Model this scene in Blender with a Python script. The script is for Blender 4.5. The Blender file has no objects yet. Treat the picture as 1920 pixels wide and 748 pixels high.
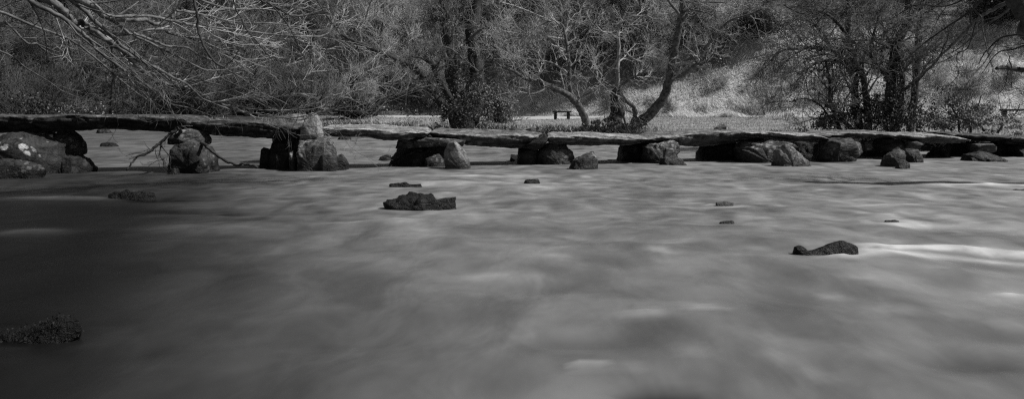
import bpy, math, random
import numpy as np
from mathutils import Vector, noise, Quaternion

R = random.Random(7)
NR = np.random.RandomState(11)
scene = bpy.context.scene
COL = scene.collection

# ------------------------------------------------------------------ camera
F = 1500.0
CAMZ = 1.22
PITCH = math.atan((374 - 205) / F)
cd = bpy.data.cameras.new('camera')
cam = bpy.data.objects.new('camera', cd)
COL.objects.link(cam)
cam.location = (0, 0, CAMZ)
cam.rotation_euler = (math.pi / 2 - PITCH, 0, 0)
cd.sensor_width = 36
cd.lens = 36 * F / 1920
cd.clip_start = 0.05
cd.clip_end = 3000
cd.dof.use_dof = True
cd.dof.focus_distance = 17
cd.dof.aperture_fstop = 5.6
scene.camera = cam


def ray(px, py):
    f = Vector((0, math.cos(PITCH), -math.sin(PITCH)))
    u = Vector((0, math.sin(PITCH), math.cos(PITCH)))
    return f * F + Vector((1, 0, 0)) * (px - 960) + u * (374 - py)


def pw(px, py, Y):
    """point of the view through the photo's (px, py) standing Y metres away"""
    d = ray(px, py)
    return Vector((0, 0, CAMZ)) + d * (Y / d.y)


def pwater(px, py, z=0.0):
    d = ray(px, py)
    return Vector((0, 0, CAMZ)) + d * ((z - CAMZ) / d.z)


# ------------------------------------------------------------------ terrain function
BX = [-200, -60, -33, -21, -10, -2.6, 0.9, 6.1, 9, 13.8, 20, 40, 200]
BY = [75, 58, 52, 48, 43, 37.5, 34, 28, 25.5, 22.2, 19, 10, -30]
FX = [-200, -40, -20, -5, 2, 8, 14, 25, 40, 200]
FY = [70, 60, 61, 62, 57, 50.5, 48, 47, 42, 20]


def sstep(a, b, x):
    t = np.clip((x - a) / (b - a), 0, 1)
    return t * t * (3 - 2 * t)


def wob(X, Y, s, k):
    return (np.sin(X * s + 1.7 * k + 1.3 * np.sin(Y * s * 0.7 + k)) + np.sin(Y * s * 1.13 + 2.9 * k + 1.1 * np.sin(X * s * 0.8 - k))
            + 0.6 * np.sin((X + Y) * s * 1.9 + k * 5) + 0.5 * np.sin((X - 0.6 * Y) * s * 2.7 + k * 3)) / 3.1


def H(X, Y):
    X = np.asarray(X, dtype=float)
    Y = np.asarray(Y, dtype=float)
    yb = np.interp(X, BX, BY)
    yf = np.interp(X, FX, FY) + 1.2 * wob(X, Y * 0, 0.25, 2)
    xl = -10.8 - 0.56 * np.maximum(0, Y - 12) + 0.2 * np.maximum(0, 12 - Y)
    d = np.maximum(np.maximum(Y - yb, xl - X), -2.2 - Y) + 0.5 * wob(X, Y, 0.9, 3)
    h = -0.65 + 1.05 * sstep(-0.7, 0.8, d)
    h = h + 0.32 * (sstep(4, 26, Y - yb) * sstep(-3, 0, X) + sstep(0.6, 5, Y - yb) * (1 - sstep(-3, 0, X))) * (d > 0)
    t = Y - yf
    hill = np.where(t > 0, 0.70 * (np.sqrt(t * t + 4) - 2), 0)
    hill = 42 * np.tanh(hill / 42)
    # a step in the slope: a darker hollow with a grassy ledge over it
    hill = hill + np.exp(-((X - 19) / 6.0) ** 2) * 1.1 * sstep(6.5, 8.0, t)
    bump = wob(X, Y, 0.55, 1) * 0.28 + wob(X, Y, 1.5, 4) * 0.13
    h = h + hill + bump * sstep(0.5, 3, t) + 0.035 * wob(X, Y, 1.7, 6) * (d > 0)
    return h


def Hf(x, y):
    return float(H(np.array([x]), np.array([y]))[0])


# ------------------------------------------------------------------ materials
def mat(name):
    m = bpy.data.materials.new(name)
    m.use_nodes = True
    n = m.node_tree.nodes
    return m, n, m.node_tree.links, n['Principled BSDF']


def g(v):
    return (v, v, v, 1)


def ramp(n, stops):
    r = n.new('ShaderNodeValToRGB')
    e = r.color_ramp.elements
    while len(e) < len(stops):
        e.new(0.5)
    for el, (p, v) in zip(e, stops):
        el.position = p
        el.color = g(v)
    return r


def tex_noise(n, l, coord, scale, detail=6, rough=0.6, dist=0.0):
    t = n.new('ShaderNodeTexNoise')
    t.inputs['Scale'].default_value = scale
    t.inputs['Detail'].default_value = detail
    t.inputs['Roughness'].default_value = rough
    t.inputs['Distortion'].default_value = dist
    l.new(coord, t.inputs['Vector'])
    return t


def mult(n, l, a, b, op='MULTIPLY'):
    m = n.new('ShaderNodeMath')
    m.operation = op
    for i, v in enumerate((a, b)):
        if isinstance(v, (int, float)):
            m.inputs[i].default_value = v
        else:
            l.new(v, m.inputs[i])
    return m.outputs[0]


def stone_mat(name, lo, hi, lichen=0.0, strata=1.0, lichen_scale=5.0, rough=0.75, side=0.75):
    m, n, l, p = mat(name)
    geo = n.new('ShaderNodeNewGeometry')
    mp = n.new('ShaderNodeMapping')
    mp.inputs['Scale'].default_value = (1, 1, 2.6 * strata + 1)
    mp.inputs['Rotation'].default_value = (0.2, 0.15, 0)
    l.new(geo.outputs['Position'], mp.inputs['Vector'])
    n1 = tex_noise(n, l, mp.outputs[0], 3.2, 9, 0.68, 0.4)
    r1 = ramp(n, [(0.3, lo), (0.5, (lo + hi) * 0.42), (0.72, hi)])
    l.new(n1.outputs['Fac'], r1.inputs['Fac'])
    n2 = tex_noise(n, l, geo.outputs['Position'], 28, 4, 0.7)
    r2 = ramp(n, [(0.3, 0.55), (0.7, 1.35)])
    l.new(n2.outputs['Fac'], r2.inputs['Fac'])
    mx = n.new('ShaderNodeMix')
    mx.data_type = 'RGBA'
    mx.blend_type = 'MULTIPLY'
    mx.inputs[0].default_value = 1
    l.new(r1.outputs[0], mx.inputs[6])
    l.new(r2.outputs[0], mx.inputs[7])
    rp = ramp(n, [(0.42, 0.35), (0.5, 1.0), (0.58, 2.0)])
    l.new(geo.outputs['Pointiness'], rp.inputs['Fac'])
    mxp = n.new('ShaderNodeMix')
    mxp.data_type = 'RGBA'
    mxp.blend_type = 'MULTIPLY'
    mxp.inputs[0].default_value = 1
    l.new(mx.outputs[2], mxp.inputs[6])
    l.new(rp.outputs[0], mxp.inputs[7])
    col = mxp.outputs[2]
    if lichen > 0:
        nv = tex_noise(n, l, geo.outputs['Position'], 9, 3, 0.5)
        ad = n.new('ShaderNodeVectorMath')
        ad.operation = 'MULTIPLY_ADD'
        l.new(nv.outputs['Color'], ad.inputs[0])
        ad.inputs[1].default_value = (0.10, 0.10, 0.10)
        l.new(geo.outputs['Position'], ad.inputs[2])
        v = n.new('ShaderNodeTexVoronoi')
        v.inputs['Scale'].default_value = lichen_scale
        l.new(ad.outputs[0], v.inputs['Vector'])
        nl = tex_noise(n, l, geo.outputs['Position'], 1.6, 2, 0.5)
        th = n.new('ShaderNodeMapRange')
        th.inputs[1].default_value = 0.42
        th.inputs[2].default_value = 0.58
        th.inputs[3].default_value = 0.02
        th.inputs[4].default_value = 0.46
        l.new(nl.outputs['Fac'], th.inputs[0])
        less = mult(n, l, th.outputs[0], v.outputs['Distance'], 'SUBTRACT')
        sh = n.new('ShaderNodeMapRange')
        sh.inputs[1].default_value = 0.0
        sh.inputs[2].default_value = 0.13
        l.new(less, sh.inputs[0])
        nsp = tex_noise(n, l, geo.outputs['Position'], 40, 3, 0.7)
        k = mult(n, l, mult(n, l, sh.outputs[0], lichen), nsp.outputs['Fac'])
        k = mult(n, l, k, 1.6)
        mx2 = n.new('ShaderNodeMix')
        mx2.data_type = 'RGBA'
        l.new(k, mx2.inputs[0])
        l.new(col, mx2.inputs[6])
        mx2.inputs[7].default_value = g(0.52)
        col = mx2.outputs[2]
    # shade on the side faces put into the colour, broken up by noise
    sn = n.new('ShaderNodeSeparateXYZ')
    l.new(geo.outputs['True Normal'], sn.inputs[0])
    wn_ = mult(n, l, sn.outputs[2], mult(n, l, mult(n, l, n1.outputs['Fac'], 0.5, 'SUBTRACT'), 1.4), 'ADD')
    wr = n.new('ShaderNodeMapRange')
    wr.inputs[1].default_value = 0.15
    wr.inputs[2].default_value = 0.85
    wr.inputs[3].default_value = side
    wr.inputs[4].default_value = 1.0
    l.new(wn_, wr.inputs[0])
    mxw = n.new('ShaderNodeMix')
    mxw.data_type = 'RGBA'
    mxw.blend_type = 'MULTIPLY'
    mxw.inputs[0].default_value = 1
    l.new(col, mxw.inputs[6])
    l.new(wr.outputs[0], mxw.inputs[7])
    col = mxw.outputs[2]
    # hairline cracks
    nc = tex_noise(n, l, geo.outputs['Position'], 4, 3, 0.6)
    ac = n.new('ShaderNodeVectorMath')
    ac.operation = 'MULTIPLY_ADD'
    l.new(nc.outputs['Color'], ac.inputs[0])
    ac.inputs[1].default_value = (0.35, 0.35, 0.35)
    l.new(mp.outputs[0], ac.inputs[2])
    vc = n.new('ShaderNodeTexVoronoi')
    vc.feature = 'DISTANCE_TO_EDGE'
    vc.inputs['Scale'].default_value = 1.7
    l.new(ac.outputs[0], vc.inputs['Vector'])
    crk = n.new('ShaderNodeMapRange')
    crk.inputs[1].default_value = 0.0
    crk.inputs[2].default_value = 0.05
    crk.inputs[3].default_value = 0.5
    l.new(vc.outputs['Distance'], crk.inputs[0])
    mxc = n.new('ShaderNodeMix')
    mxc.data_type = 'RGBA'
    mxc.blend_type = 'MULTIPLY'
    mxc.inputs[0].default_value = 1
    l.new(col, mxc.inputs[6])
    l.new(crk.outputs[0], mxc.inputs[7])
    col = mxc.outputs[2]
    # wet, darker and shinier near the water line
    sep = n.new('ShaderNodeSeparateXYZ')
    l.new(geo.outputs['Position'], sep.inputs[0])
    zz = mult(n, l, sep.outputs[2], mult(n, l, n1.outputs['Fac'], 0.16), 'SUBTRACT')
    wet = n.new('ShaderNodeMapRange')
    wet.inputs[1].default_value = -0.02
    wet.inputs[2].default_value = 0.22
    wet.inputs[3].default_value = 0.30
    wet.inputs[4].default_value = 1.0
    l.new(zz, wet.inputs[0])
    mx3 = n.new('ShaderNodeMix')
    mx3.data_type = 'RGBA'
    mx3.blend_type = 'MULTIPLY'
    mx3.inputs[0].default_value = 1
    l.new(col, mx3.inputs[6])
    l.new(wet.outputs[0], mx3.inputs[7])
    l.new(mx3.outputs[2], p.inputs['Base Color'])
    rw = n.new('ShaderNodeMapRange')
    rw.inputs[1].default_value = 0.3
    rw.inputs[2].default_value = 1.0
    rw.inputs[3].default_value = 0.5
    rw.inputs[4].default_value = rough
    l.new(wet.outputs[0], rw.inputs[0])
    l.new(rw.outputs[0], p.inputs['Roughness'])
    p.inputs['Specular IOR Level'].default_value = 0.25
    b = n.new('ShaderNodeBump')
    b.inputs['Strength'].default_value = 1.0
    b.inputs['Distance'].default_value = 0.07
    hs = mult(n, l, mult(n, l, n1.outputs['Fac'], mult(n, l, n2.outputs['Fac'], 0.35), 'ADD'), mult(n, l, crk.outputs[0], 0.25), 'ADD')
    l.new(hs, b.inputs['Height'])
    l.new(b.outputs[0], p.inputs['Normal'])
    return m


def bark_mat(name, lo, hi, scale=9.0):
    m, n, l, p = mat(name)
    tc = n.new('ShaderNodeTexCoord')
    n1 = tex_noise(n, l, tc.outputs['Object'], scale, 5, 0.65)
    r1 = ramp(n, [(0.32, lo), (0.68, hi)])
    l.new(n1.outputs['Fac'], r1.inputs['Fac'])
    l.new(r1.outputs[0], p.inputs['Base Color'])
    p.inputs['Roughness'].default_value = 0.85
    p.inputs['Specular IOR Level'].default_value = 0.2
    b = n.new('ShaderNodeBump')
    b.inputs['Strength'].default_value = 0.6
    b.inputs['Distance'].default_value = 0.03
    l.new(n1.outputs['Fac'], b.inputs['Height'])
    l.new(b.outputs[0], p.inputs['Normal'])
    return m


def leaf_mat(name, lo, hi, rough=0.5, trans=0.0):
    m, n, l, p = mat(name)
    geo = n.new('ShaderNodeNewGeometry')
    r1 = ramp(n, [(0.0, lo), (1.0, hi)])
    l.new(geo.outputs['Random Per Island'], r1.inputs['Fac'])
    l.new(r1.outputs[0], p.inputs['Base Color'])
    p.inputs['Roughness'].default_value = rough
    p.inputs['Specular IOR Level'].default_value = 0.4
    if trans:
        t = n.new('ShaderNodeBsdfTranslucent')
        l.new(r1.outputs[0], t.inputs['Color'])
        ms = n.new('ShaderNodeMixShader')
        ms.inputs[0].default_value = trans
        l.new(p.outputs[0], ms.inputs[1])
        l.new(t.outputs[0], ms.inputs[2])
        l.new(ms.outputs[0], n['Material Output'].inputs['Surface'])
    return m


M = {}
M['slab_dark'] = stone_mat('slab_dark', 0.014, 0.13, 0.45, 1.6, side=0.45)  # dark moss; on the left slabs also carries the dimmer light there
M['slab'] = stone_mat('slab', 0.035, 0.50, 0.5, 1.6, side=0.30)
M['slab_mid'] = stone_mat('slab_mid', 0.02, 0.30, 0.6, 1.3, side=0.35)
M['stone_dark'] = stone_mat('stone_dark', 0.008, 0.06, 0.15, 0.8)  # under the slabs the near-black also stands in for shadow
M['stone_moss'] = stone_mat('stone_moss', 0.010, 0.085, 0.3, 0.3, 9)  # moss; on the left piers the tone also carries the dimming there
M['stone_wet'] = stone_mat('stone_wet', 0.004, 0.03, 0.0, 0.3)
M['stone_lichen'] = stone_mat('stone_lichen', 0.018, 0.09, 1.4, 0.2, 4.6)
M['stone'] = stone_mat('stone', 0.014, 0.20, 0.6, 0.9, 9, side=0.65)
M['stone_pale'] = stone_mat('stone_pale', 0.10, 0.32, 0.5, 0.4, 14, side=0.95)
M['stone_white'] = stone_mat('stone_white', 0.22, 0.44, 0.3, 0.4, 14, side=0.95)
M['bark_dark'] = bark_mat('bark_dark', 0.015, 0.07)
M['bark'] = bark_mat('bark', 0.035, 0.20, 7)
M['bark_mid'] = bark_mat('bark_mid', 0.015, 0.17, 8)
M['bark_light'] = bark_mat('bark_light', 0.10, 0.42, 6)
M['twig'] = bark_mat('twig', 0.08, 0.50, 1.2)
M['twig_dark'] = bark_mat('twig_dark', 0.025, 0.11, 1.2)
M['twig_mid'] = bark_mat('twig_mid', 0.035, 0.21, 1.2)
M['ivy_dark'] = leaf_mat('ivy_dark', 0.015, 0.11, 0.7)
M['twig_light'] = bark_mat('twig_light', 0.12, 0.55, 1.2)
M['twig_over'] = bark_mat('twig_over', 0.03, 0.62, 2.0)
M['bark_over'] = bark_mat('bark_over', 0.02, 0.24, 9)
M['ivy'] = leaf_mat('ivy', 0.03, 0.20, 0.6)
M['evergreen'] = leaf_mat('evergreen', 0.015, 0.06, 0.5)
M['bramble'] = leaf_mat('bramble', 0.05, 0.36, 0.6)
M['dead_grass'] = leaf_mat('dead_grass', 0.36, 0.92, 0.8, 0.35)
M['green_grass'] = leaf_mat('green_grass', 0.28, 0.5, 0.8, 0.3)
M['rush'] = leaf_mat('rush', 0.06, 0.26, 0.6, 0.15)
M['moss'] = leaf_mat('moss', 0.004, 0.03, 1.0)
M['bench_wood'] = bark_mat('bench_wood', 0.012, 0.04, 5)
M['foam_shade'] = leaf_mat('foam_shade', 0.4, 0.5, 0.8)


# ------------------------------------------------------------------ object helpers
def tag(o, label=None, cat=None, group=None, kind=None):
    if label:
        o['label'] = label
    if cat:
        o['category'] = cat
    if group:
        o['group'] = group
    if kind:
        o['kind'] = kind
    return o


def empty(name, loc, rz=0.0):
    o = bpy.data.objects.new(name, None)
    COL.objects.link(o)
    o.location = loc
    o.rotation_euler = (0, 0, rz)
    o.empty_display_size = 0.3
    return o


def np_mesh(name, V, faces, material, smooth=True):
    """V (n,3); faces = list of index arrays with a fixed side count each"""
    me = bpy.data.meshes.new(name)
    V = np.asarray(V, dtype=np.float32)
    me.vertices.add(len(V))
    me.vertices.foreach_set('co', V.ravel())
    loops = np.concatenate([f.ravel() for f in faces]).astype(np.int32)
    counts = np.concatenate([np.full(len(f), f.shape[1], dtype=np.int32) for f in faces])
    starts = np.concatenate([[0], np.cumsum(counts)[:-1]]).astype(np.int32)
    me.loops.add(len(loops))
    me.loops.foreach_set('vertex_index', loops)
    me.polygons.add(len(counts))
    me.polygons.foreach_set('loop_start', starts)
    me.polygons.foreach_set('use_smooth', np.full(len(counts), smooth))
    me.update(calc_edges=True)
    me.materials.append(material)
    return me


def link(name, me, parent=None, loc=None):
    o = bpy.data.objects.new(name, me)
    COL.objects.link(o)
    if parent is not None:
        o.parent = parent
    if loc is not None:
        o.location = loc
    return o


class Tubes:
    def __init__(self):
        self.V = []
        self.Fq = []
        self.n = 0

    def tube(self, pts, rad, sides):
        m = len(pts)
        base = self.n
        prev = None
        for i in range(m):
            a = pts[max(0, i - 1)]
            b = pts[min(m - 1, i + 1)]
            t = (b - a)
            if t.length < 1e-9:
                t = Vector((0, 0, 1))
            t.normalize()
            if prev is None:
                ref = Vector((0, 0, 1)) if abs(t.z) < 0.9 else Vector((1, 0, 0))
                u = t.cross(ref).normalized()
            else:
                u = (prev - t * prev.dot(t))
                if u.length < 1e-6:
                    u = t.orthogonal()
                u.normalize()
            prev = u
            v = t.cross(u)
            r = rad[i]
            for k in range(sides):
                a_ = 2 * math.pi * k / sides
                q = pts[i] + u * (math.cos(a_) * r) + v * (math.sin(a_) * r)
                self.V.append((q.x, q.y, q.z))
        for i in range(m - 1):
            for k in range(sides):
                k2 = (k + 1) % sides
                self.Fq.append((base + i * sides + k, base + i * sides + k2, base + (i + 1) * sides + k2, base + (i + 1) * sides + k))
        self.n += m * sides
        # close the ends with a small point
        for end in (0, m - 1):
            self.V.append(tuple(pts[end]))
            c = self.n
            self.n += 1
            for k in range(sides):
                k2 = (k + 1) % sides
                self.Fq.append((base + end * sides + k, base + end * sides + k2, c, c)) if False else None
                self.tri = getattr(self, 'tri', [])
                self.tri.append((base + end * sides + k, base + end * sides + k2, c))

    def mesh(self, name, material):
        fs = [np.array(self.Fq, dtype=np.int32).reshape(-1, 4)]
        if getattr(self, 'tri', None):
            fs.append(np.array(self.tri, dtype=np.int32).reshape(-1, 3))
        return np_mesh(name, np.array(self.V, dtype=np.float32).reshape(-1, 3), fs, material)


UP = Vector((0, 0, 1))


def rv(rng):
    return Vector((rng.gauss(0, 1), rng.gauss(0, 1), rng.gauss(0, 1)))


def away(d, ang, rng):
    """d turned by ang round a random axis across it"""
    ax = d.cross(rv(rng))
    if ax.length < 1e-6:
        ax = d.orthogonal()
    return Quaternion(ax.normalized(), ang) @ d


def grow(tms, p, d, L, r, lev, P, rng):
    """tms[lev] receives the tube of this level"""
    seg = P['seg'][lev]
    n = max(2, int(L / seg))
    pts = [p.copy()]
    rad = [r]
    st = L / n
    d = d.normalized()
    dirs = [d]
    for i in range(n):
        d = (d + rv(rng) * P['wob'][lev] + UP * P['up'][lev]).normalized()
        p = p + d * st
        pts.append(p)
        dirs.append(d)
        rad.append(max(P['rmin'], r * (1 - P['taper'][lev] * (i + 1) / n)))
    tms[lev].tube(pts, rad, P['sides'][lev])
    if lev + 1 < P['levels']:
        spawn(tms, pts, rad, L, lev, P, rng)


def spawn(tms, pts, rad, L, lev, P, rng, count=None, t0=None, scale=1.0):
    k = count if count is not None else P['n'][lev]
    t0 = P['t0'][lev] if t0 is None else t0
    n = len(pts) - 1
    for c in range(k):
        t = t0 + (1 - t0) * (c + rng.random()) / k
        x = t * n
        i = min(n - 1, int(x))
        q = pts[i].lerp(pts[i + 1], x - i)
        d0 = (pts[i + 1] - pts[i])
        if d0.length < 1e-7:
            continue
        d0.normalize()
        rr = rad[i] * P['rr'][lev]
        rr = min(rr, P['rmax'][lev])
        a = math.radians(rng.uniform(*P['ang'][lev]))
        ln = P['len'][lev] * rng.uniform(0.55, 1.25) * (1 - 0.45 * t) * scale
        if P.get('rel'):
            ln *= L
        grow(tms, q, away(d0, a, rng), ln, max(P['rmin'], rr), lev + 1, P, rng)


def smooth_line(pts, k=5):
    out = []
    n = len(pts)
    for i in range(n - 1):
        p0 = pts[max(0, i - 1)]
        p1 = pts[i]
        p2 = pts[i + 1]
        p3 = pts[min(n - 1, i + 2)]
        for j in range(k):
            t = j / k
            out.append(0.5 * ((2 * p1) + (p2 - p0) * t + (2 * p0 - 5 * p1 + 4 * p2 - p3) * t * t + (3 * p1 - p0 - 3 * p2 + p3) * t ** 3))
    out.append(pts[-1].copy())
    return out


def line_px(px, Y0, Y1, r0, r1, rng, k=5, jit=0.14):
    """a limb drawn through photo points, receding from Y0 to Y1"""
    n = len(px)
    pts = [pw(x, y, Y0 + (Y1 - Y0) * i / (n - 1)) for i, (x, y) in enumerate(px)]
    pts = smooth_line(pts, k)
    m = len(pts)
    rad = [r0 + (r1 - r0) * (i / (m - 1)) ** 0.8 for i in range(m)]
    for i in range(1, m):
        pts[i] = pts[i] + rv(rng) * rad[i] * jit
    return pts, rad


def leaf_quads(centers, size, rng, flat=0.0, n_per=1, spread=0.0):
    """many small leaves (folded diamond quads) as arrays"""
    C = np.repeat(np.asarray(centers, dtype=np.float32), n_per, axis=0)
    n = len(C)
    if spread:
        C = C + rng.normal(0, spread, (n, 3))
    a = rng.normal(0, 1, (n, 3))
    a[:, 2] *= (1 - flat)
    a /= np.linalg.norm(a, axis=1)[:, None] + 1e-9
    b = rng.normal(0, 1, (n, 3))
    b = b - a * (a * b).sum(1)[:, None]
    b /= np.linalg.norm(b, axis=1)[:, None] + 1e-9
    s = size * rng.uniform(0.55, 1.3, n)[:, None]
    V = np.stack([C - a * s, C + b * s * 0.5, C + a * s, C - b * s * 0.5], axis=1).reshape(-1, 3)
    Fq = np.arange(n * 4, dtype=np.int32).reshape(-1, 4)
    return V, Fq


# ------------------------------------------------------------------ stones
def resample(poly, N):
    P = [Vector(p) for p in poly]
    n = len(P)
    seg = [(P[(i + 1) % n] - P[i]).length for i in range(n)]
    tot = sum(seg)
    out = []
    for k in range(N):
        s = tot * k / N
        i = 0
        while s > seg[i] and i < n - 1:
            s -= seg[i]
            i += 1
        out.append(P[i].lerp(P[(i + 1) % n], s / max(seg[i], 1e-9)))
    # soften the corners a little
    for _ in range(1):
        out = [(out[i - 1] + out[i] * 7 + out[(i + 1) % N]) / 9 for i in range(N)]
    return out


def stone_mesh(name, px, Y, th, material, seed, wet, power=3.4, ridge=(0.0, 0.0), rough=0.03, N=96, layers=25, lean=0.0, strata=0.0, cuts=11, cutmin=0.66):
    """a solid stone whose outline seen from the river is px; th metres thick front to back"""
    ymax = max(p[1] for p in px)
    W = []
    for x, y in px:
        q = pw(x, y, Y)
        if wet and y > ymax - 7:
            q.z = min(q.z, 0) - 0.45
        W.append((q.x, 0.0, q.z))
    out = resample(W, N)
    c = Vector((0, 0, 0))
    for p in out:
        c += p
    c /= N
    w = max(p.x for p in out) - min(p.x for p in out)
    hgt = max(p.z for p in out) - min(p.z for p in out)
    off = Vector((seed * 3.17, seed * 1.31, seed * 2.23))
    V = []
    for j in range(layers):
        u = -1 + 2 * j / (layers - 1)
        u = math.copysign(abs(u) ** 0.8, u)
        s = max(0.0, 1 - abs(u) ** power) ** (1 / power)
        s = max(s, 0.06)
        bias = (1 - s)
        cx = c.x + ridge[0] * w * bias
        cz = c.z + ridge[1] * hgt * bias
        for p in out:
            q = Vector((cx + (p.x - c.x) * s, Y + u * th / 2 + lean * (p.z - c.z), cz + (p.z - c.z) * s))
            V.append(q)
    size = min(w, hgt)
    sc = rough / 0.03 * min(1.25, max(0.25, size / 0.7))
    # flat broken faces: cut the body with a few planes
    rg_ = random.Random(seed * 13 + 5)
    planes = []
    for q_ in range(cuts):
        nrm = Vector((rg_.gauss(0, 0.75), rg_.choice([-1, -1, -1, 1]) * rg_.uniform(0.35, 1.1), rg_.gauss(0.15, 0.75))).normalized()
        sup = max((Vector((v.x - c.x, v.y - Y, v.z - c.z))).dot(nrm) for v in V[::5])
        planes.append((nrm, sup * rg_.uniform(cutmin, 0.93)))
    W2 = []
    for v in V:
        d = Vector((v.x - c.x, v.y - Y, v.z - c.z))
        for nrm, h_ in planes:
            e_ = d.dot(nrm) - h_
            if e_ > 0:
                d = d - nrm * (e_ * 0.93)
        W2.append(Vector((d.x + c.x, d.y + Y, d.z + c.z)))
    V = W2
    R2 = []
    for q in V:
        d = Vector((q.x - c.x, (q.y - Y), q.z - c.z))
        d.normalize()
        a = q + off
        cell = noise.cell(Vector((a.x * 2.3 + a.z * 1.1, a.y * 2.1, a.z * 2.7 - a.x * 0.6)))
        k = noise.noise(a * 2.2) * 0.030 + noise.noise(a * 5.5) * 0.024 + noise.noise(a * 13) * 0.022 + noise.noise(a * 29) * 0.012
        rid = 1 - abs(noise.noise(a * 3.7 + Vector((9, 4, 1)))) * 2
        k += rid * 0.014 - 0.02 * max(0, 0.12 - abs(noise.noise(a * 2.9 + Vector((3, 8, 2))))) / 0.12
        if strata:
            zz = q.z + 0.25 * q.x
            k += strata * 0.03 * noise.noise(Vector((q.x * 0.8, q.y * 0.8, zz * 16)) + off)
        R2.append(q + d * k * sc)
    V = R2
    n0 = len(V)
    Fq = []
    for j in range(layers - 1):
        for i in range(N):
            i2 = (i + 1) % N
            Fq.append((j * N + i, j * N + i2, (j + 1) * N + i2, (j + 1) * N + i))
    tri = []
    for j, flip in ((0, True), (layers - 1, False)):
        cc = Vector((0, 0, 0))
        for i in range(N):
            cc += V[j * N + i]
        V.append(cc / N)
        ci = len(V) - 1
        for i in range(N):
            i2 = (i + 1) % N
            tri.append((j * N + i2, j * N + i, ci) if flip else (j * N + i, j * N + i2, ci))
    VV = np.array([tuple(v) for v in V])
    base = Vector((c.x, Y, float(VV[:, 2].min())))
    VV = VV - np.array(base)
    me = np_mesh(name, VV, [np.array(Fq)[:, ::-1], np.array(tri)[:, ::-1]], material)
    return me, base


_seed = [0]


def stone(name, px, mt, label, cat, Y=None, th=0.8, wet=False, group=None, **kw):
    _seed[0] += 1
    if Y is None:
        Y = pwater(px[0][0], max(p[1] for p in px)).y + th * 0.36
    me, base = stone_mesh(name, px, Y, th, M[mt], _seed[0], wet, **kw)
    o = link(name, me, None, base)
    tag(o, label, cat, group)
    return o


# bridge line: the front edge of the footway
A0 = Vector((-9.0, 15.15))
A1 = Vector((11.3, 20.0))


def Yfront(px):
    k = (px - 960) / F
    # X = k*Y' with Y' the view depth, close enough to Y here
    s = (A1.y - A0.y) / (A1.x - A0.x)
    return (A0.y - s * A0.x) / (1 - s * k * 0.995)


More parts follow.
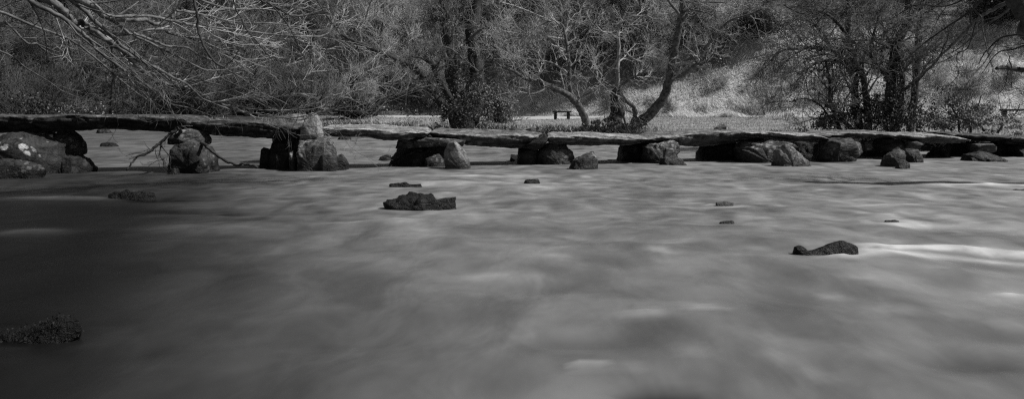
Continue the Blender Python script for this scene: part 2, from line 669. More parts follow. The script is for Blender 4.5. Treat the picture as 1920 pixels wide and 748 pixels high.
def slab(top_back, top_front, bottom, mt, label, seed, width=1.25, dy=0.0):
    """one long flag of the footway; each list holds (px, py) pairs along it"""
    x0 = bottom[0][0]
    x1 = bottom[-1][0]
    N = max(40, int((x1 - x0) / 2.6))
    f = lambda L, x: float(np.interp(x, [a for a, b in L], [b for a, b in L]))
    off = Vector((seed * 5.1, seed * 2.7, seed * 1.9))
    V = []
    ring = 34
    for i in range(N + 1):
        t = i / N
        x = x0 + (x1 - x0) * t
        Y = Yfront(x) + 0.12 + dy
        e = min(t, 1 - t) * (x1 - x0) / 15.0
        es = 1 if e >= 1 else (0.25 + 0.75 * math.sqrt(max(0, 1 - (1 - e) ** 2)))
        zb_ = pw(x, f(bottom, x), Y + 0.12).z
        pf = pw(x, f(top_front, x), Y)
        pb = pw(x, f(top_back, x), Y + width)
        zf = max(pf.z, zb_ + 0.05)
        zk = pb.z
        wn = 0.12 * noise.noise(Vector((x * 0.02, 0, 0)) + off)
        # closed cross-section: front face up, top to the back, back face down, underside
        sec = []
        a = 9
        for k in range(a):
            u = k / a
            bul = -0.06 * math.sin(u * math.pi)
            sec.append((bul + 0.26 * (1 - u) ** 1.6, zb_ + (zf - zb_) * u))
        b = 11
        for k in range(b):
            u = k / b
            sec.append(((width + wn) * u, zf + (zk - zf) * u + 0.012 * math.sin(u * math.pi)))
        c_ = 5
        for k in range(c_):
            u = k / c_
            sec.append((width + wn - 0.05 * u, zk + (zb_ - 0.02 - zk) * u))
        d_ = 9
        for k in range(d_):
            u = k / d_
            sec.append((width + wn - 0.05 - (width + wn - 0.15) * u, zb_ - 0.02 - 0.02 * math.sin(u * math.pi)))
        # round the corners of the section
        m = len(sec)
        sec = [((sec[q - 1][0] + 6 * sec[q][0] + sec[(q + 1) % m][0]) / 8, (sec[q - 1][1] + 6 * sec[q][1] + sec[(q + 1) % m][1]) / 8) for q in range(m)]
        cz = (zb_ + zf) / 2
        X = pf.x
        for (yy, zz) in sec:
            yc = width / 2
            q = Vector((X, Y + yc + (yy - yc) * (0.75 + 0.25 * es), cz + (zz - cz) * es))
            V.append(q)
    m = ring
    out = []
    for q in V:
        a = q + off
        st = noise.noise(Vector((a.x * 0.9, a.y * 0.9, (q.z + 0.10 * q.x) * 19)))
        st2 = noise.noise(Vector((a.x * 2.2, a.y * 2.2, (q.z + 0.06 * q.x) * 38)))
        k = noise.noise(Vector((a.x * 1.6, a.y * 1.6, a.z * 4)))
        k2 = noise.noise(a * 7)
        k3 = noise.noise(a * 17)
        dz = k * 0.028 + k2 * 0.016 + k3 * 0.010
        dyy = st * 0.065 + st2 * 0.035 + k2 * 0.025 + k3 * 0.012 + k * 0.05
        out.append(q + Vector((0, dyy, dz)))
    V = out
    Fq = []
    for i in range(N):
        for k in range(m):
            k2 = (k + 1) % m
            Fq.append((i * m + k, (i + 1) * m + k, (i + 1) * m + k2, i * m + k2))
    tri = []
    for i, flip in ((0, False), (N, True)):
        c = Vector((0, 0, 0))
        for k in range(m):
            c += V[i * m + k]
        V.append(c / m)
        ci = len(V) - 1
        for k in range(m):
            k2 = (k + 1) % m
            tri.append((i * m + k2, i * m + k, ci) if flip else (i * m + k, i * m + k2, ci))
    VV = np.array([tuple(v) for v in V])
    base = VV.mean(0)
    base[2] = VV[:, 2].min()
    me = np_mesh('bridge_slab', VV - base, [np.array(Fq), np.array(tri)], M[mt])
    o = link('bridge_slab', me, None, base)
    tag(o, label, 'bridge slab', 'slabs of the clapper bridge footway')
    return o


def up(L, d):
    return [(x, y + d) for x, y in L]


# ------------------------------------------------------------------ bridge slabs
slab([(-70, 215), (62, 216)], [(-70, 217), (62, 218)], [(-70, 247), (0, 246), (62, 245)], 'slab_dark',
     'dark bridge slab cut by the left edge, over the big lichen-spotted stone', 1)
t = [(56, 220), (70, 216), (150, 217), (250, 216), (320, 217), (345, 219), (358, 226)]
slab(t, [(56, 221), (75, 217.5), (250, 217.5), (330, 219), (358, 227)], [(56, 243), (110, 243), (190, 238), (280, 243), (325, 245), (345, 241), (358, 236)], 'slab_dark',
     'longest dark mossy slab spanning the clear gap between the two leftmost piers', 2, dy=-0.05)
slab([(350, 227), (375, 224), (430, 225), (480, 228), (540, 231), (566, 234)], [(350, 230), (375, 226), (430, 227), (480, 230), (566, 237)],
     [(350, 240), (385, 250), (440, 253), (480, 256), (530, 258), (566, 256)], 'slab_dark',
     'dark slab resting on the pier with the caught driftwood, thin twigs hanging over its right end', 3)
slab([(596, 234), (640, 233), (690, 233), (740, 235), (790, 239), (801, 241)], [(596, 238), (640, 240), (690, 241), (740, 246), (790, 250), (801, 250)],
     [(596, 252), (680, 256), (712, 260), (760, 259), (790, 256), (801, 253)], 'slab',
     'slab with a pale crusty top just right of the upright pale stone', 4, dy=-0.1)
slab([(804, 239), (850, 241), (900, 243), (960, 245), (1022, 248)], [(804, 247), (850, 251), (890, 253), (960, 255), (1022, 252)],
     [(804, 254), (830, 259), (870, 268), (910, 273), (960, 276), (1000, 275), (1022, 264)], 'slab_mid',
     'slab with a thick dark front edge dipping toward the round boulder pier', 5, dy=0.12)
slab([(1027, 248), (1040, 246), (1100, 246), (1160, 249), (1218, 253)], [(1027, 255), (1060, 257), (1090, 255), (1150, 255), (1218, 261)],
     [(1027, 266), (1070, 271), (1120, 271), (1180, 270), (1218, 265)], 'slab',
     'pale flat slab with a light front face, below the curved leaning tree', 6, dy=-0.12)
slab([(1192, 256), (1240, 248), (1300, 244), (1350, 243), (1400, 244), (1442, 246)], [(1192, 262), (1260, 256), (1320, 250), (1350, 247), (1442, 250)],
     [(1192, 264), (1260, 270), (1310, 272), (1350, 271), (1385, 266), (1442, 262)], 'slab_mid',
     'rough dark-fronted slab rising to the right with a small stone lying on top', 7, dy=0.1)
slab([(1396, 246), (1450, 245), (1500, 247), (1540, 250), (1558, 256)], [(1396, 248), (1450, 249), (1500, 251), (1540, 255), (1558, 260)],
     [(1396, 253), (1440, 257), (1490, 263), (1545, 265), (1558, 264)], 'slab',
     'layered wedge-shaped slab overlapping the rough dark-fronted slab from the right', 8, dy=-0.22)
slab([(1522, 250), (1560, 245), (1620, 243), (1660, 244), (1692, 248)], [(1522, 253), (1580, 251), (1625, 249), (1692, 255)],
     [(1522, 257), (1600, 258), (1640, 257), (1692, 262)], 'slab_mid',
     'thin arched slab in front of the ivy-choked many-stemmed tree', 9, dy=0.12)
slab([(1682, 248), (1740, 247), (1790, 250), (1812, 254), (1824, 260)], [(1682, 252), (1740, 254), (1790, 257), (1824, 262)],
     [(1682, 259), (1730, 266), (1800, 267), (1824, 266)], 'slab',
     'pale slab with a rounded right end over the tilted leaning stone', 10, dy=-0.12)
slab([(1768, 248), (1800, 246), (1850, 250), (1900, 254), (1914, 257)], [(1768, 250), (1830, 253), (1914, 258)],
     [(1768, 252), (1830, 262), (1870, 264), (1914, 263)], 'slab_dark',
     'mottled dark slab above the two flat stacked stones at the right', 11, dy=0.25)
slab([(1904, 256), (2000, 256)], [(1904, 258), (2000, 259)], [(1904, 270), (2000, 272)], 'slab_dark',
     'short dark slab cut by the right edge of the view', 12)

# ------------------------------------------------------------------ pier stones
PS = 'stones of the bridge piers'


def pst(px, mt, label, back=0.0, th=0.9, wet=False, Y=None, **kw):
    if Y is None and not wet:
        xm = sum(p[0] for p in px) / len(px)
        Y = Yfront(xm) + 0.25 + back
    return stone('pier_stone', px, mt, label, 'pier stone', Y=Y, th=th, wet=wet, group=PS, **kw)


pst([(-30, 300), (-25, 275), (0, 266), (28, 250), (65, 248), (100, 250), (110, 263), (118, 282), (117, 303), (104, 322), (60, 326), (0, 326)], 'stone_lichen',
    'big rounded stone with white lichen patches at the far left', back=0.15, th=1.3, wet=True, Y=15.3, ridge=(-0.1, 0.25))
pst([(-45, 330), (-35, 302), (0, 298), (40, 300), (70, 304), (88, 316), (98, 334), (30, 335)], 'stone_moss',
    'low dark mossy stone in the water in front of the lichen-spotted stone', th=0.7, wet=True, ridge=(0, 0.2))
pst([(104, 252), (112, 243), (125, 244), (140, 257), (150, 275), (152, 290), (140, 296), (125, 290), (112, 268)], 'stone_moss',
    'upright leaning stone right of the lichen-spotted stone under the slab', th=0.8, back=0.25)
pst([(105, 322), (112, 300), (128, 290), (150, 292), (165, 305), (172, 315), (150, 321)], 'stone_dark',
    'black ragged low stone at the foot of the leaning stone', th=0.9, wet=True, Y=15.6)
pst([(60, 246), (66, 237), (98, 236), (104, 246), (84, 252)], 'stone_dark', 'thin wedge stone between the lichen-spotted stone and the slab', th=0.8, back=0.3)
# second pier
pst([(317, 264), (322, 255), (340, 250), (345, 243), (365, 240), (380, 246), (388, 262), (386, 272), (370, 269), (345, 271), (325, 270)], 'stone',
    'shiny layered cap stone on the driftwood pier directly under the slab', th=1.0, back=0.1, strata=1.0, cuts=5, cutmin=0.8)
pst([(322, 318), (328, 282), (335, 270), (355, 266), (375, 270), (395, 280), (403, 295), (402, 318)], 'stone_moss',
    'large rounded block carrying the cap stone of the driftwood pier', th=1.0, wet=True, Y=15.75, ridge=(0.1, 0.1), cuts=5, cutmin=0.8)
pst([(318, 324), (335, 305), (355, 290), (372, 287), (377, 300), (375, 322)], 'stone',
    'wedge-faced grey stone leaning on the front of the driftwood pier', th=0.5, wet=True, ridge=(0.2, 0.2), cuts=4, cutmin=0.8)
pst([(308, 328), (312, 318), (330, 317), (346, 323), (352, 328)], 'stone_moss', 'small low stone at the front foot of the driftwood pier', th=0.4, wet=True)
# third pier
pst([(564, 262), (569, 236), (577, 217), (586, 211), (594, 215), (600, 231), (606, 250), (605, 262)], 'stone_white',
    'pale pointed upright stone filling the gap between two slabs', th=0.55, Y=Yfront(585) + 0.05, ridge=(0.1, -0.2), rough=0.012, cuts=4, cutmin=0.8)
pst([(563, 316), (564, 264), (567, 258), (600, 257), (615, 262), (626, 272), (628, 290), (626, 316)], 'stone',
    'large square-shouldered block beneath the pale pointed stone', th=0.9, wet=True, Y=16.25, power=4, cuts=6, cutmin=0.8)
pst([(584, 321), (588, 292), (594, 284), (605, 282), (622, 286), (631, 294), (632, 321)], 'stone', 'speckled front block at the foot of the pale pointed stone', th=0.45, wet=True, power=4)
pst([(626, 319), (627, 293), (640, 290), (648, 298), (652, 306), (651, 319)], 'stone_moss', 'dark narrow block right of the speckled front block', th=0.45, wet=True, power=4)
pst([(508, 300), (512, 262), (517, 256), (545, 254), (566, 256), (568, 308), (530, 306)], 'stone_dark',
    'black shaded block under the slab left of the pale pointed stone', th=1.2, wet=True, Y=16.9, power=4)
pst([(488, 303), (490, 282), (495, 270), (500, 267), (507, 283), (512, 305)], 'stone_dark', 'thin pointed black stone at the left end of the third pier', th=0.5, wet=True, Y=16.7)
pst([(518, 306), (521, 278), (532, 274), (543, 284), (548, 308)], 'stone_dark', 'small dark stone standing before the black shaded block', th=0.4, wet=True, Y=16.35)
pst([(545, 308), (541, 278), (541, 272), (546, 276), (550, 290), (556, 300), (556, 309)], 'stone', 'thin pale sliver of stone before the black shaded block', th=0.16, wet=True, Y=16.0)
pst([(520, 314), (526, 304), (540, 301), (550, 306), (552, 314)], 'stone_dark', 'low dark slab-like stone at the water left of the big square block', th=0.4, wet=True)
# fourth pier
pst([(743, 278), (748, 262), (762, 256), (804, 256), (806, 276)], 'stone_dark', 'dark upper left stone of the pier with the pale tilted stone', th=0.9, back=0.3)
pst([(775, 262), (800, 257), (840, 259), (874, 263), (867, 276), (850, 273), (800, 276), (778, 275)], 'stone',
    'flat bearing stone with a bright edge jutting right above the pale tilted stone', cuts=5, cutmin=0.82, th=0.9, back=0.15, power=4, strata=1)
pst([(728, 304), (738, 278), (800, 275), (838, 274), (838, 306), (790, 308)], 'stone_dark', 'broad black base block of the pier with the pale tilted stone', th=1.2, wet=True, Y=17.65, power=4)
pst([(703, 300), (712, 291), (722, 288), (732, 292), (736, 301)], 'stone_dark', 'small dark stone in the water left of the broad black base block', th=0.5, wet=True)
pst([(783, 312), (800, 296), (820, 288), (832, 294), (838, 314)], 'stone', 'low pointed grey stone left of the pale tilted stone', cuts=5, cutmin=0.82, th=0.5, wet=True)
pst([(834, 300), (832, 285), (840, 268), (852, 264), (866, 276), (876, 290), (881, 308), (885, 318), (850, 318), (842, 312)], 'stone_pale',
    'pale tilted flat-faced stone standing in the water before the fourth pier', cuts=5, cutmin=0.82, th=0.5, wet=True, ridge=(0.12, 0.0), power=4.5, rough=0.014)
# fifth pier
pst([(950, 300), (958, 290), (968, 286), (976, 292), (978, 302)], 'stone_dark', 'small stone in the water left of the round boulder pier', th=0.4, wet=True)
pst([(1000, 308), (1004, 285), (1020, 271), (1040, 265), (1058, 270), (1070, 284), (1074, 300), (1072, 309)], 'stone', 'round smooth boulder carrying a slab end', cuts=5, cutmin=0.82, th=1.0, wet=True, ridge=(0.1, 0.1))
pst([(968, 303), (973, 275), (985, 268), (1008, 274), (1012, 307)], 'stone_dark', 'dark block tucked under the slab left of the round boulder', th=1.1, wet=True, Y=18.0)
pst([(984, 273), (1000, 258), (1021, 250), (1028, 262), (1016, 276), (1000, 284)], 'stone_dark', 'dark wedge stone between the round boulder and the slab joint', th=0.7, back=0.1)
pst([(1056, 317), (1075, 300), (1100, 288), (1115, 285), (1120, 295), (1121, 312), (1100, 318)], 'stone', 'slanting separate rock in the water right of the round boulder', cuts=5, cutmin=0.82, th=0.5, wet=True, ridge=(-0.1, 0.15), strata=0.6)
# sixth pier
pst([(1154, 300), (1162, 278), (1170, 268), (1212, 268), (1216, 302)], 'stone_dark', 'dark left block of the pier below the pale flat slab', th=1.1, wet=True, Y=19.1)
pst([(1203, 300), (1206, 274), (1250, 264), (1268, 267), (1273, 280), (1268, 292), (1262, 300)], 'stone', 'layered block with an overhanging right end on the sixth pier', cuts=5, cutmin=0.82, th=0.9, wet=True, Y=18.45, strata=1.5)
pst([(1222, 309), (1240, 298), (1262, 295), (1285, 298), (1294, 306), (1270, 310)], 'stone', 'low crumbly stone at the foot of the layered block', th=0.4, wet=True, rough=0.045)
# seventh pier
pst([(1303, 300), (1312, 278), (1322, 268), (1380, 266), (1390, 302)], 'stone_dark', 'big black block under the slab that carries a small stone', th=1.2, wet=True, Y=19.7)
pst([(1320, 298), (1328, 283), (1336, 283), (1340, 298)], 'stone', 'small pale stone in the shade before the big black block', th=0.3, wet=True)
pst([(1380, 302), (1382, 276), (1395, 267), (1440, 265), (1478, 268), (1488, 276), (1462, 284), (1458, 303)], 'stone', 'wide layered block beneath the wedge-shaped slab', cuts=5, cutmin=0.82, th=1.0, wet=True, Y=18.85, strata=1.5)
pst([(1456, 311), (1455, 285), (1468, 271), (1484, 275), (1498, 290), (1514, 302), (1528, 312)], 'stone_pale', 'pale pitted wedge of rock sloping into the water below the wedge-shaped slab', cuts=5, cutmin=0.82, th=0.6, wet=True, ridge=(-0.1, 0.1))
# eighth pier
pst([(1528, 300), (1535, 282), (1548, 265), (1570, 259), (1598, 261), (1610, 274), (1614, 284), (1600, 292), (1580, 300)], 'stone', 'large angular block with striped upper face beneath the thin arched slab', cuts=5, cutmin=0.82, th=1.1, wet=True, Y=19.1, ridge=(-0.15, 0.2), strata=1)
pst([(1611, 270), (1620, 266), (1631, 267), (1632, 281), (1613, 283)], 'stone', 'small cube-like stone wedged right of the striped angular block', th=0.5, back=0.4)
pst([(1602, 302), (1608, 284), (1640, 280), (1664, 284), (1662, 302)], 'stone_dark', 'black back stone between the striped angular block and the leaning stone', th=1.0, wet=True, Y=20.8)
# ninth pier
pst([(1638, 313), (1663, 291), (1686, 276), (1694, 282), (1692, 298), (1684, 312)], 'stone', 'tilted leaning stone slanting up to the right under the slab joint', cuts=5, cutmin=0.82, th=0.5, wet=True, ridge=(0.1, 0.1), strata=0.7)
pst([(1688, 277), (1694, 264), (1712, 263), (1727, 268), (1716, 279), (1700, 282)], 'stone', 'bright layered cap stone above the tilted leaning stone', cuts=5, cutmin=0.82, th=0.6, back=0.0, strata=1.5)
pst([(1690, 303), (1694, 284), (1700, 280), (1722, 281), (1727, 290), (1724, 304)], 'stone', 'squat block right of the tilted leaning stone', th=0.6, wet=True, Y=18.7)
pst([(1671, 315), (1684, 305), (1697, 302), (1703, 307), (1705, 316)], 'stone', 'small pointed rock at the front foot of the tilted leaning stone', cuts=5, cutmin=0.82, th=0.3, wet=True)
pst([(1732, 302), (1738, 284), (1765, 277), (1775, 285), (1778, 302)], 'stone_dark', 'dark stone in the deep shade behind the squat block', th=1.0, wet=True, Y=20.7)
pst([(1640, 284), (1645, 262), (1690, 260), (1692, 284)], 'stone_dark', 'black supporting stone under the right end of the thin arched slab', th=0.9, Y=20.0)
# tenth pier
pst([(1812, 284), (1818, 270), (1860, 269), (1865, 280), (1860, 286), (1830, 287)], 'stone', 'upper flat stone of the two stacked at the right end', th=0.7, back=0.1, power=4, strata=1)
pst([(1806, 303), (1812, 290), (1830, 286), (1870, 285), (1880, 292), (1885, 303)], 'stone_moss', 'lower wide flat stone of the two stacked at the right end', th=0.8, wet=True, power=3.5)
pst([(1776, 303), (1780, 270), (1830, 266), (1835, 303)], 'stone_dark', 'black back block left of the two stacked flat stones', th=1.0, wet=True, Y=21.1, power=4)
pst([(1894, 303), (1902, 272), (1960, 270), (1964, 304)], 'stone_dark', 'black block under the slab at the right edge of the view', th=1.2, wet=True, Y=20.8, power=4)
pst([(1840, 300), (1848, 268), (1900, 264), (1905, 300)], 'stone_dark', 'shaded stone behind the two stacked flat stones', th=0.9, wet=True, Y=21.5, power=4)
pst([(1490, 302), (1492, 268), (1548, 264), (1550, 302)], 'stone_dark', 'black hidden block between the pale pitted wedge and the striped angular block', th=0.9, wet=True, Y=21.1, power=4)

# ------------------------------------------------------------------ loose stones
RR = 'rocks in the river'


ROCKS = []


def rock(px, mt, label, th=0.6, sink=0.0, **kw):
    q = pwater(sum(p_[0] for p_ in px) / len(px), max(p_[1] for p_ in px))
    ROCKS.append((q.x, q.y + th * 0.4, (max(p_[0] for p_ in px) - min(p_[0] for p_ in px)) / F * q.y, th))
    kw.setdefault('cuts', 0)
    kw.setdefault('power', 2.2)
    o = stone('river_rock', px, mt, label, 'rock', th=th, wet=True, group=RR, **kw)
    o.location.z -= sink
    return o


rock([(706, 389), (722, 376), (745, 368), (770, 360), (790, 357), (812, 360), (822, 367), (840, 366), (856, 363), (859, 389), (830, 391), (780, 392)], 'stone_dark',
     'largest dark rough rock standing in midstream with a squared right end', sink=0.04, th=0.4, rough=0.05, ridge=(0.05, 0.15), strata=0.8)
rock([(714, 350), (730, 342), (760, 340), (790, 342), (818, 350)], 'stone_dark', 'low dark rock hump just behind the largest midstream rock', sink=0.02, th=0.16)
rock([(190, 371), (205, 360), (230, 354), (262, 353), (288, 357), (310, 371)], 'stone_dark', 'low ridged rock with water sliding over it below the driftwood pier', sink=0.03, th=0.24)
rock([(1479, 474), (1489, 459), (1500, 455), (1508, 460), (1515, 467), (1536, 462), (1560, 453), (1580, 449), (1596, 450), (1609, 460), (1616, 476)], 'stone_wet',
     'dark rock with two humps at the head of the white wake', sink=0.015, th=0.14, rough=0.012, cuts=0, power=3.0)
rock([(1338, 385), (1343, 377), (1360, 375), (1375, 377), (1380, 385)], 'stone_white', 'tiny white rock poking out of the midstream water', sink=0.027, th=0.10)
rock([(1284, 383), (1295, 378), (1310, 377), (1325, 383)], 'stone_moss', 'barely showing dark rock left of the tiny white rock', sink=0.034, th=0.10)
rock([(1308, 418), (1325, 412), (1350, 410), (1375, 411), (1390, 417)], 'stone_moss', 'flat dark rock just breaking the surface below the tiny white rock', sink=0.032, th=0.10)
rock([(955, 344), (985, 333), (1010, 331), (1025, 343)], 'stone', 'low grey rock in front of the round boulder pier', sink=0.05, th=0.2, ridge=(0.2, 0.1))
rock([(862, 369), (880, 365), (895, 365), (908, 369)], 'stone_moss', 'thin dark rock sliver right of the largest midstream rock', sink=0.02, th=0.10)
rock([(1642, 415), (1660, 408), (1685, 408), (1704, 415)], 'stone_moss', 'flat dark rock above the white wake', sink=0.04, th=0.10)
rock([(1880, 356), (1900, 349), (1935, 348), (1960, 356)], 'stone_dark', 'low dark rock by the right edge below the bridge', th=0.25, sink=0.05)
mr = rock([(-60, 638), (-20, 624), (20, 611), (60, 600), (88, 588), (112, 577), (138, 583), (157, 604), (154, 622), (100, 630), (40, 638)], 'stone_wet',
          'moss-covered dark rock close to the camera at lower left', sink=0.025, th=0.18, rough=0.014, cuts=0)
# moss tufts grow on the rock as one soft coat
vm = np.array([v.co[:] for v in mr.data.vertices])
vm = vm[vm[:, 2] > 0.44]
vm = vm[NR.randint(0, len(vm), 420)]
a_, f_ = leaf_quads(vm, 0.009, NR, spread=0.006)
tag(link('moss', np_mesh('moss', a_, [f_], M['moss'], False), mr), kind='stuff')
rock([(172, 250), (185, 243), (202, 241), (225, 250)], 'stone_moss', 'small dark rock far behind the longest dark slab', th=0.6)
rock([(182, 275), (190, 268), (215, 268), (240, 275)], 'stone_dark', 'flat black rock seen under the longest dark slab', th=0.6)
rock([(622, 262), (638, 254), (655, 255), (670, 262)], 'stone_moss', 'low rock behind the bridge right of the pale pointed stone', th=0.8)
stone('loose_stone', [(1336, 242), (1345, 237), (1352, 233), (1362, 234), (1361, 243)], 'stone_pale', 'small loose stone lying on the slab beside the rush tuft', 'stone', Y=Yfront(1350) + 0.75, th=0.22, rough=0.012)
stone('bank_boulder', [(512, 250), (516, 228), (530, 217), (560, 213), (584, 216), (590, 232), (592, 250)], 'stone_pale', 'broad pale boulder behind the bridge beneath hanging twigs', 'boulder', Y=18.8, th=1.1, wet=True)

# ------------------------------------------------------------------ ground
gx = np.concatenate([[-900, -500, -300, -200, -140, -100], np.arange(-75, 75.1, 0.75), [100, 140, 200, 300, 500, 900]])
gy = np.concatenate([[-900, -400, -150, -70, -30, -15, -8, -5], np.arange(-3.5, 16, 1.0), np.arange(16, 76, 0.6), [80, 90, 110, 150, 220, 400, 900]])
GX, GY = np.meshgrid(gx, gy)
GZ = H(GX, GY)
V = np.stack([GX.ravel(), GY.ravel(), GZ.ravel()], 1)
nx, ny = len(gx), len(gy)
ii = np.arange((ny - 1) * (nx - 1))
r_, c_ = ii // (nx - 1), ii % (nx - 1)
q0 = r_ * nx + c_
Fq = np.stack([q0, q0 + 1, q0 + nx + 1, q0 + nx], 1)

m, n, l, p = mat('ground')
geo = n.new('ShaderNodeNewGeometry')
att = n.new('ShaderNodeAttribute')
att.attribute_name = 'tone'
n1 = tex_noise(n, l, geo.outputs['Position'], 1.3, 8, 0.7, 0.5)
n2 = tex_noise(n, l, geo.outputs['Position'], 11, 5, 0.7)
r1 = ramp(n, [(0.3, 0.5), (0.7, 1.5)])
l.new(n1.outputs['Fac'], r1.inputs['Fac'])
r2 = ramp(n, [(0.3, 0.55), (0.7, 1.4)])
l.new(n2.outputs['Fac'], r2.inputs['Fac'])
v = mult(n, l, mult(n, l, r1.outputs[0], r2.outputs[0]), att.outputs['Fac'])
cb = n.new('ShaderNodeCombineColor')
for i in range(3):
    l.new(v, cb.inputs[i])
l.new(cb.outputs[0], p.inputs['Base Color'])
p.inputs['Roughness'].default_value = 0.95
p.inputs['Specular IOR Level'].default_value = 0.1
b = n.new('ShaderNodeBump')
b.inputs['Strength'].default_value = 0.9
b.inputs['Distance'].default_value = 0.12
l.new(mult(n, l, n1.outputs['Fac'], n2.outputs['Fac'], 'ADD'), b.inputs['Height'])
l.new(b.outputs[0], p.inputs['Normal'])
M['ground'] = m


def slope_mask(X, Y):
    """1 on the open grassy slope at the right, 0 in the wood"""
    yf = np.interp(X, FX, FY)
    t = Y - yf
    w = 0.9 * wob(X, Y, 0.5, 5)
    return sstep(-5.0, -2.0, X + 0.25 * t + w) * sstep(-1.2, 0.2, t) * (1 - sstep(-2.2, 2.2, t + 2.0 * w + 1.2 * wob(X, Y, 1.3, 9) - np.clip(3.2 + 0.55 * (X - 8), 2.4, 10)))


yb_ = np.interp(GX, BX, BY)
yf_ = np.interp(GX, FX, FY)
tone = np.full(GX.shape, 0.15)
tone = np.where(GX < -4, 0.15 - 0.10 * sstep(4, 17, -GX), tone)  # wood floor darkened leftward, standing in for shade there
fieldm = ((GY > yb_ + 1.2) & (GY < yf_ + 0.5)).astype(float) * sstep(-12, -7, GX)
tone = tone * (1 - fieldm) + 0.32 * fieldm
sm = slope_mask(GX, GY)
tone = tone * (1 - sm) + 0.56 * sm
bankm = (np.abs(GY - yb_) < 1.2) | (GZ < 0.15)
tone = np.where(bankm, 0.035, tone)  # dark earth, also standing in for the shadow behind the bridge
me = np_mesh('ground', V, [Fq], M['ground'])
at_ = me.attributes.new('tone', 'FLOAT', 'POINT')
at_.data.foreach_set('value', tone.ravel().astype(np.float32))
tag(link('ground', me), kind='structure')

# pale gravel path at the foot of the wooded hill
m, n, l, p = mat('path')
geo = n.new('ShaderNodeNewGeometry')
n1 = tex_noise(n, l, geo.outputs['Position'], 3, 8, 0.7)
r1 = ramp(n, [(0.3, 0.30), (0.7, 0.50)])
l.new(n1.outputs['Fac'], r1.inputs['Fac'])
l.new(r1.outputs[0], p.inputs['Base Color'])
p.inputs['Roughness'].default_value = 0.9
M['path'] = m
cx = np.linspace(-11, 6, 60)
V = []
for x in cx:
    yc = 53.0 - 0.01 * (x + 6) ** 2 + 0.3 * math.sin(x * 1.3)
    w = 6.0 - 0.35 * abs(x + 6)
    for k in range(9):
        y = yc + (k / 8 - 0.5) * 2 * w + 0.25 * math.sin(x * 2.1 + k)
        V.append((x, y, Hf(x, y) + (0.035 if 0 < k < 8 else -0.04)))
V = np.array(V)
ii = np.arange(59 * 8)
q0 = (ii // 8) * 9 + ii % 8
tag(link('path', np_mesh('path', V, [np.stack([q0, q0 + 9, q0 + 10, q0 + 1], 1)], m)), kind='structure')

# ------------------------------------------------------------------ water
m, n, l, p = mat('water')
geo = n.new('ShaderNodeNewGeometry')


def mapped(scale, rot=0.0, loc=(0, 0, 0)):
    mp = n.new('ShaderNodeMapping')
    mp.inputs['Scale'].default_value = scale
    mp.inputs['Rotation'].default_value = (0, 0, rot)
    mp.inputs['Location'].default_value = loc
    l.new(geo.outputs['Position'], mp.inputs['Vector'])
    return mp.outputs[0]


big = tex_noise(n, l, mapped((0.75, 0.45, 1), 0.3), 1.0, 4, 0.55, 0.6)
mid = tex_noise(n, l, mapped((2.0, 1.2, 1), 0.3), 1.0, 3, 0.45, 0.5)
fine = tex_noise(n, l, mapped((5.0, 3.2, 1), 0.3), 1.0, 2, 0.45, 0.3)
att = n.new('ShaderNodeAttribute')
att.attribute_name = 'foam_shade'
s1 = mult(n, l, mult(n, l, big.outputs['Fac'], 0.42), mult(n, l, mid.outputs['Fac'], 0.48), 'ADD')
s2 = mult(n, l, s1, mult(n, l, fine.outputs['Fac'], 0.10), 'ADD')
# aerated water is paler; the dim light at the left is painted in
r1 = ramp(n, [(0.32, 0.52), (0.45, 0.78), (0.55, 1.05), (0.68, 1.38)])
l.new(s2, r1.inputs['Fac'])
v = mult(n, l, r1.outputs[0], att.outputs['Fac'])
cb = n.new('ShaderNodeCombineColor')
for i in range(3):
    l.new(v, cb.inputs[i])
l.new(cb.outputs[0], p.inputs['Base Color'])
p.inputs['Roughness'].default_value = 0.42
p.inputs['IOR'].default_value = 1.33
p.inputs['Specular IOR Level'].default_value = 0.3
b = n.new('ShaderNodeBump')
b.inputs['Strength'].default_value = 0.6
b.inputs['Distance'].default_value = 0.12
l.new(s2, b.inputs['Height'])
l.new(b.outputs[0], p.inputs['Normal'])
M['water'] = m

wx = np.concatenate([[-80, -60, -45], np.arange(-36, -12, 0.6), np.arange(-12, 16, 0.09), np.arange(16, 30, 0.6), [40, 60]])
wy = np.concatenate([np.arange(-6, 2.4, 0.4), np.arange(2.4, 24, 0.08), np.arange(24, 60, 0.5), [65, 75]])
WX, WY = np.meshgrid(wx, wy)


def vnoise(X, Y, seed):
    """smooth value noise on an integer lattice"""
    rs = np.random.RandomState(seed)
    T = rs.rand(256, 256)
    xi = np.floor(X).astype(int)
    yi = np.floor(Y).astype(int)
    fx = X - xi
    fy = Y - yi
    fx = fx * fx * (3 - 2 * fx)
    fy = fy * fy * (3 - 2 * fy)
    a = T[xi % 256, yi % 256]
    b_ = T[(xi + 1) % 256, yi % 256]
    c = T[xi % 256, (yi + 1) % 256]
    d = T[(xi + 1) % 256, (yi + 1) % 256]
    return (a * (1 - fx) + b_ * fx) * (1 - fy) + (c * (1 - fx) + d * fx) * fy - 0.5


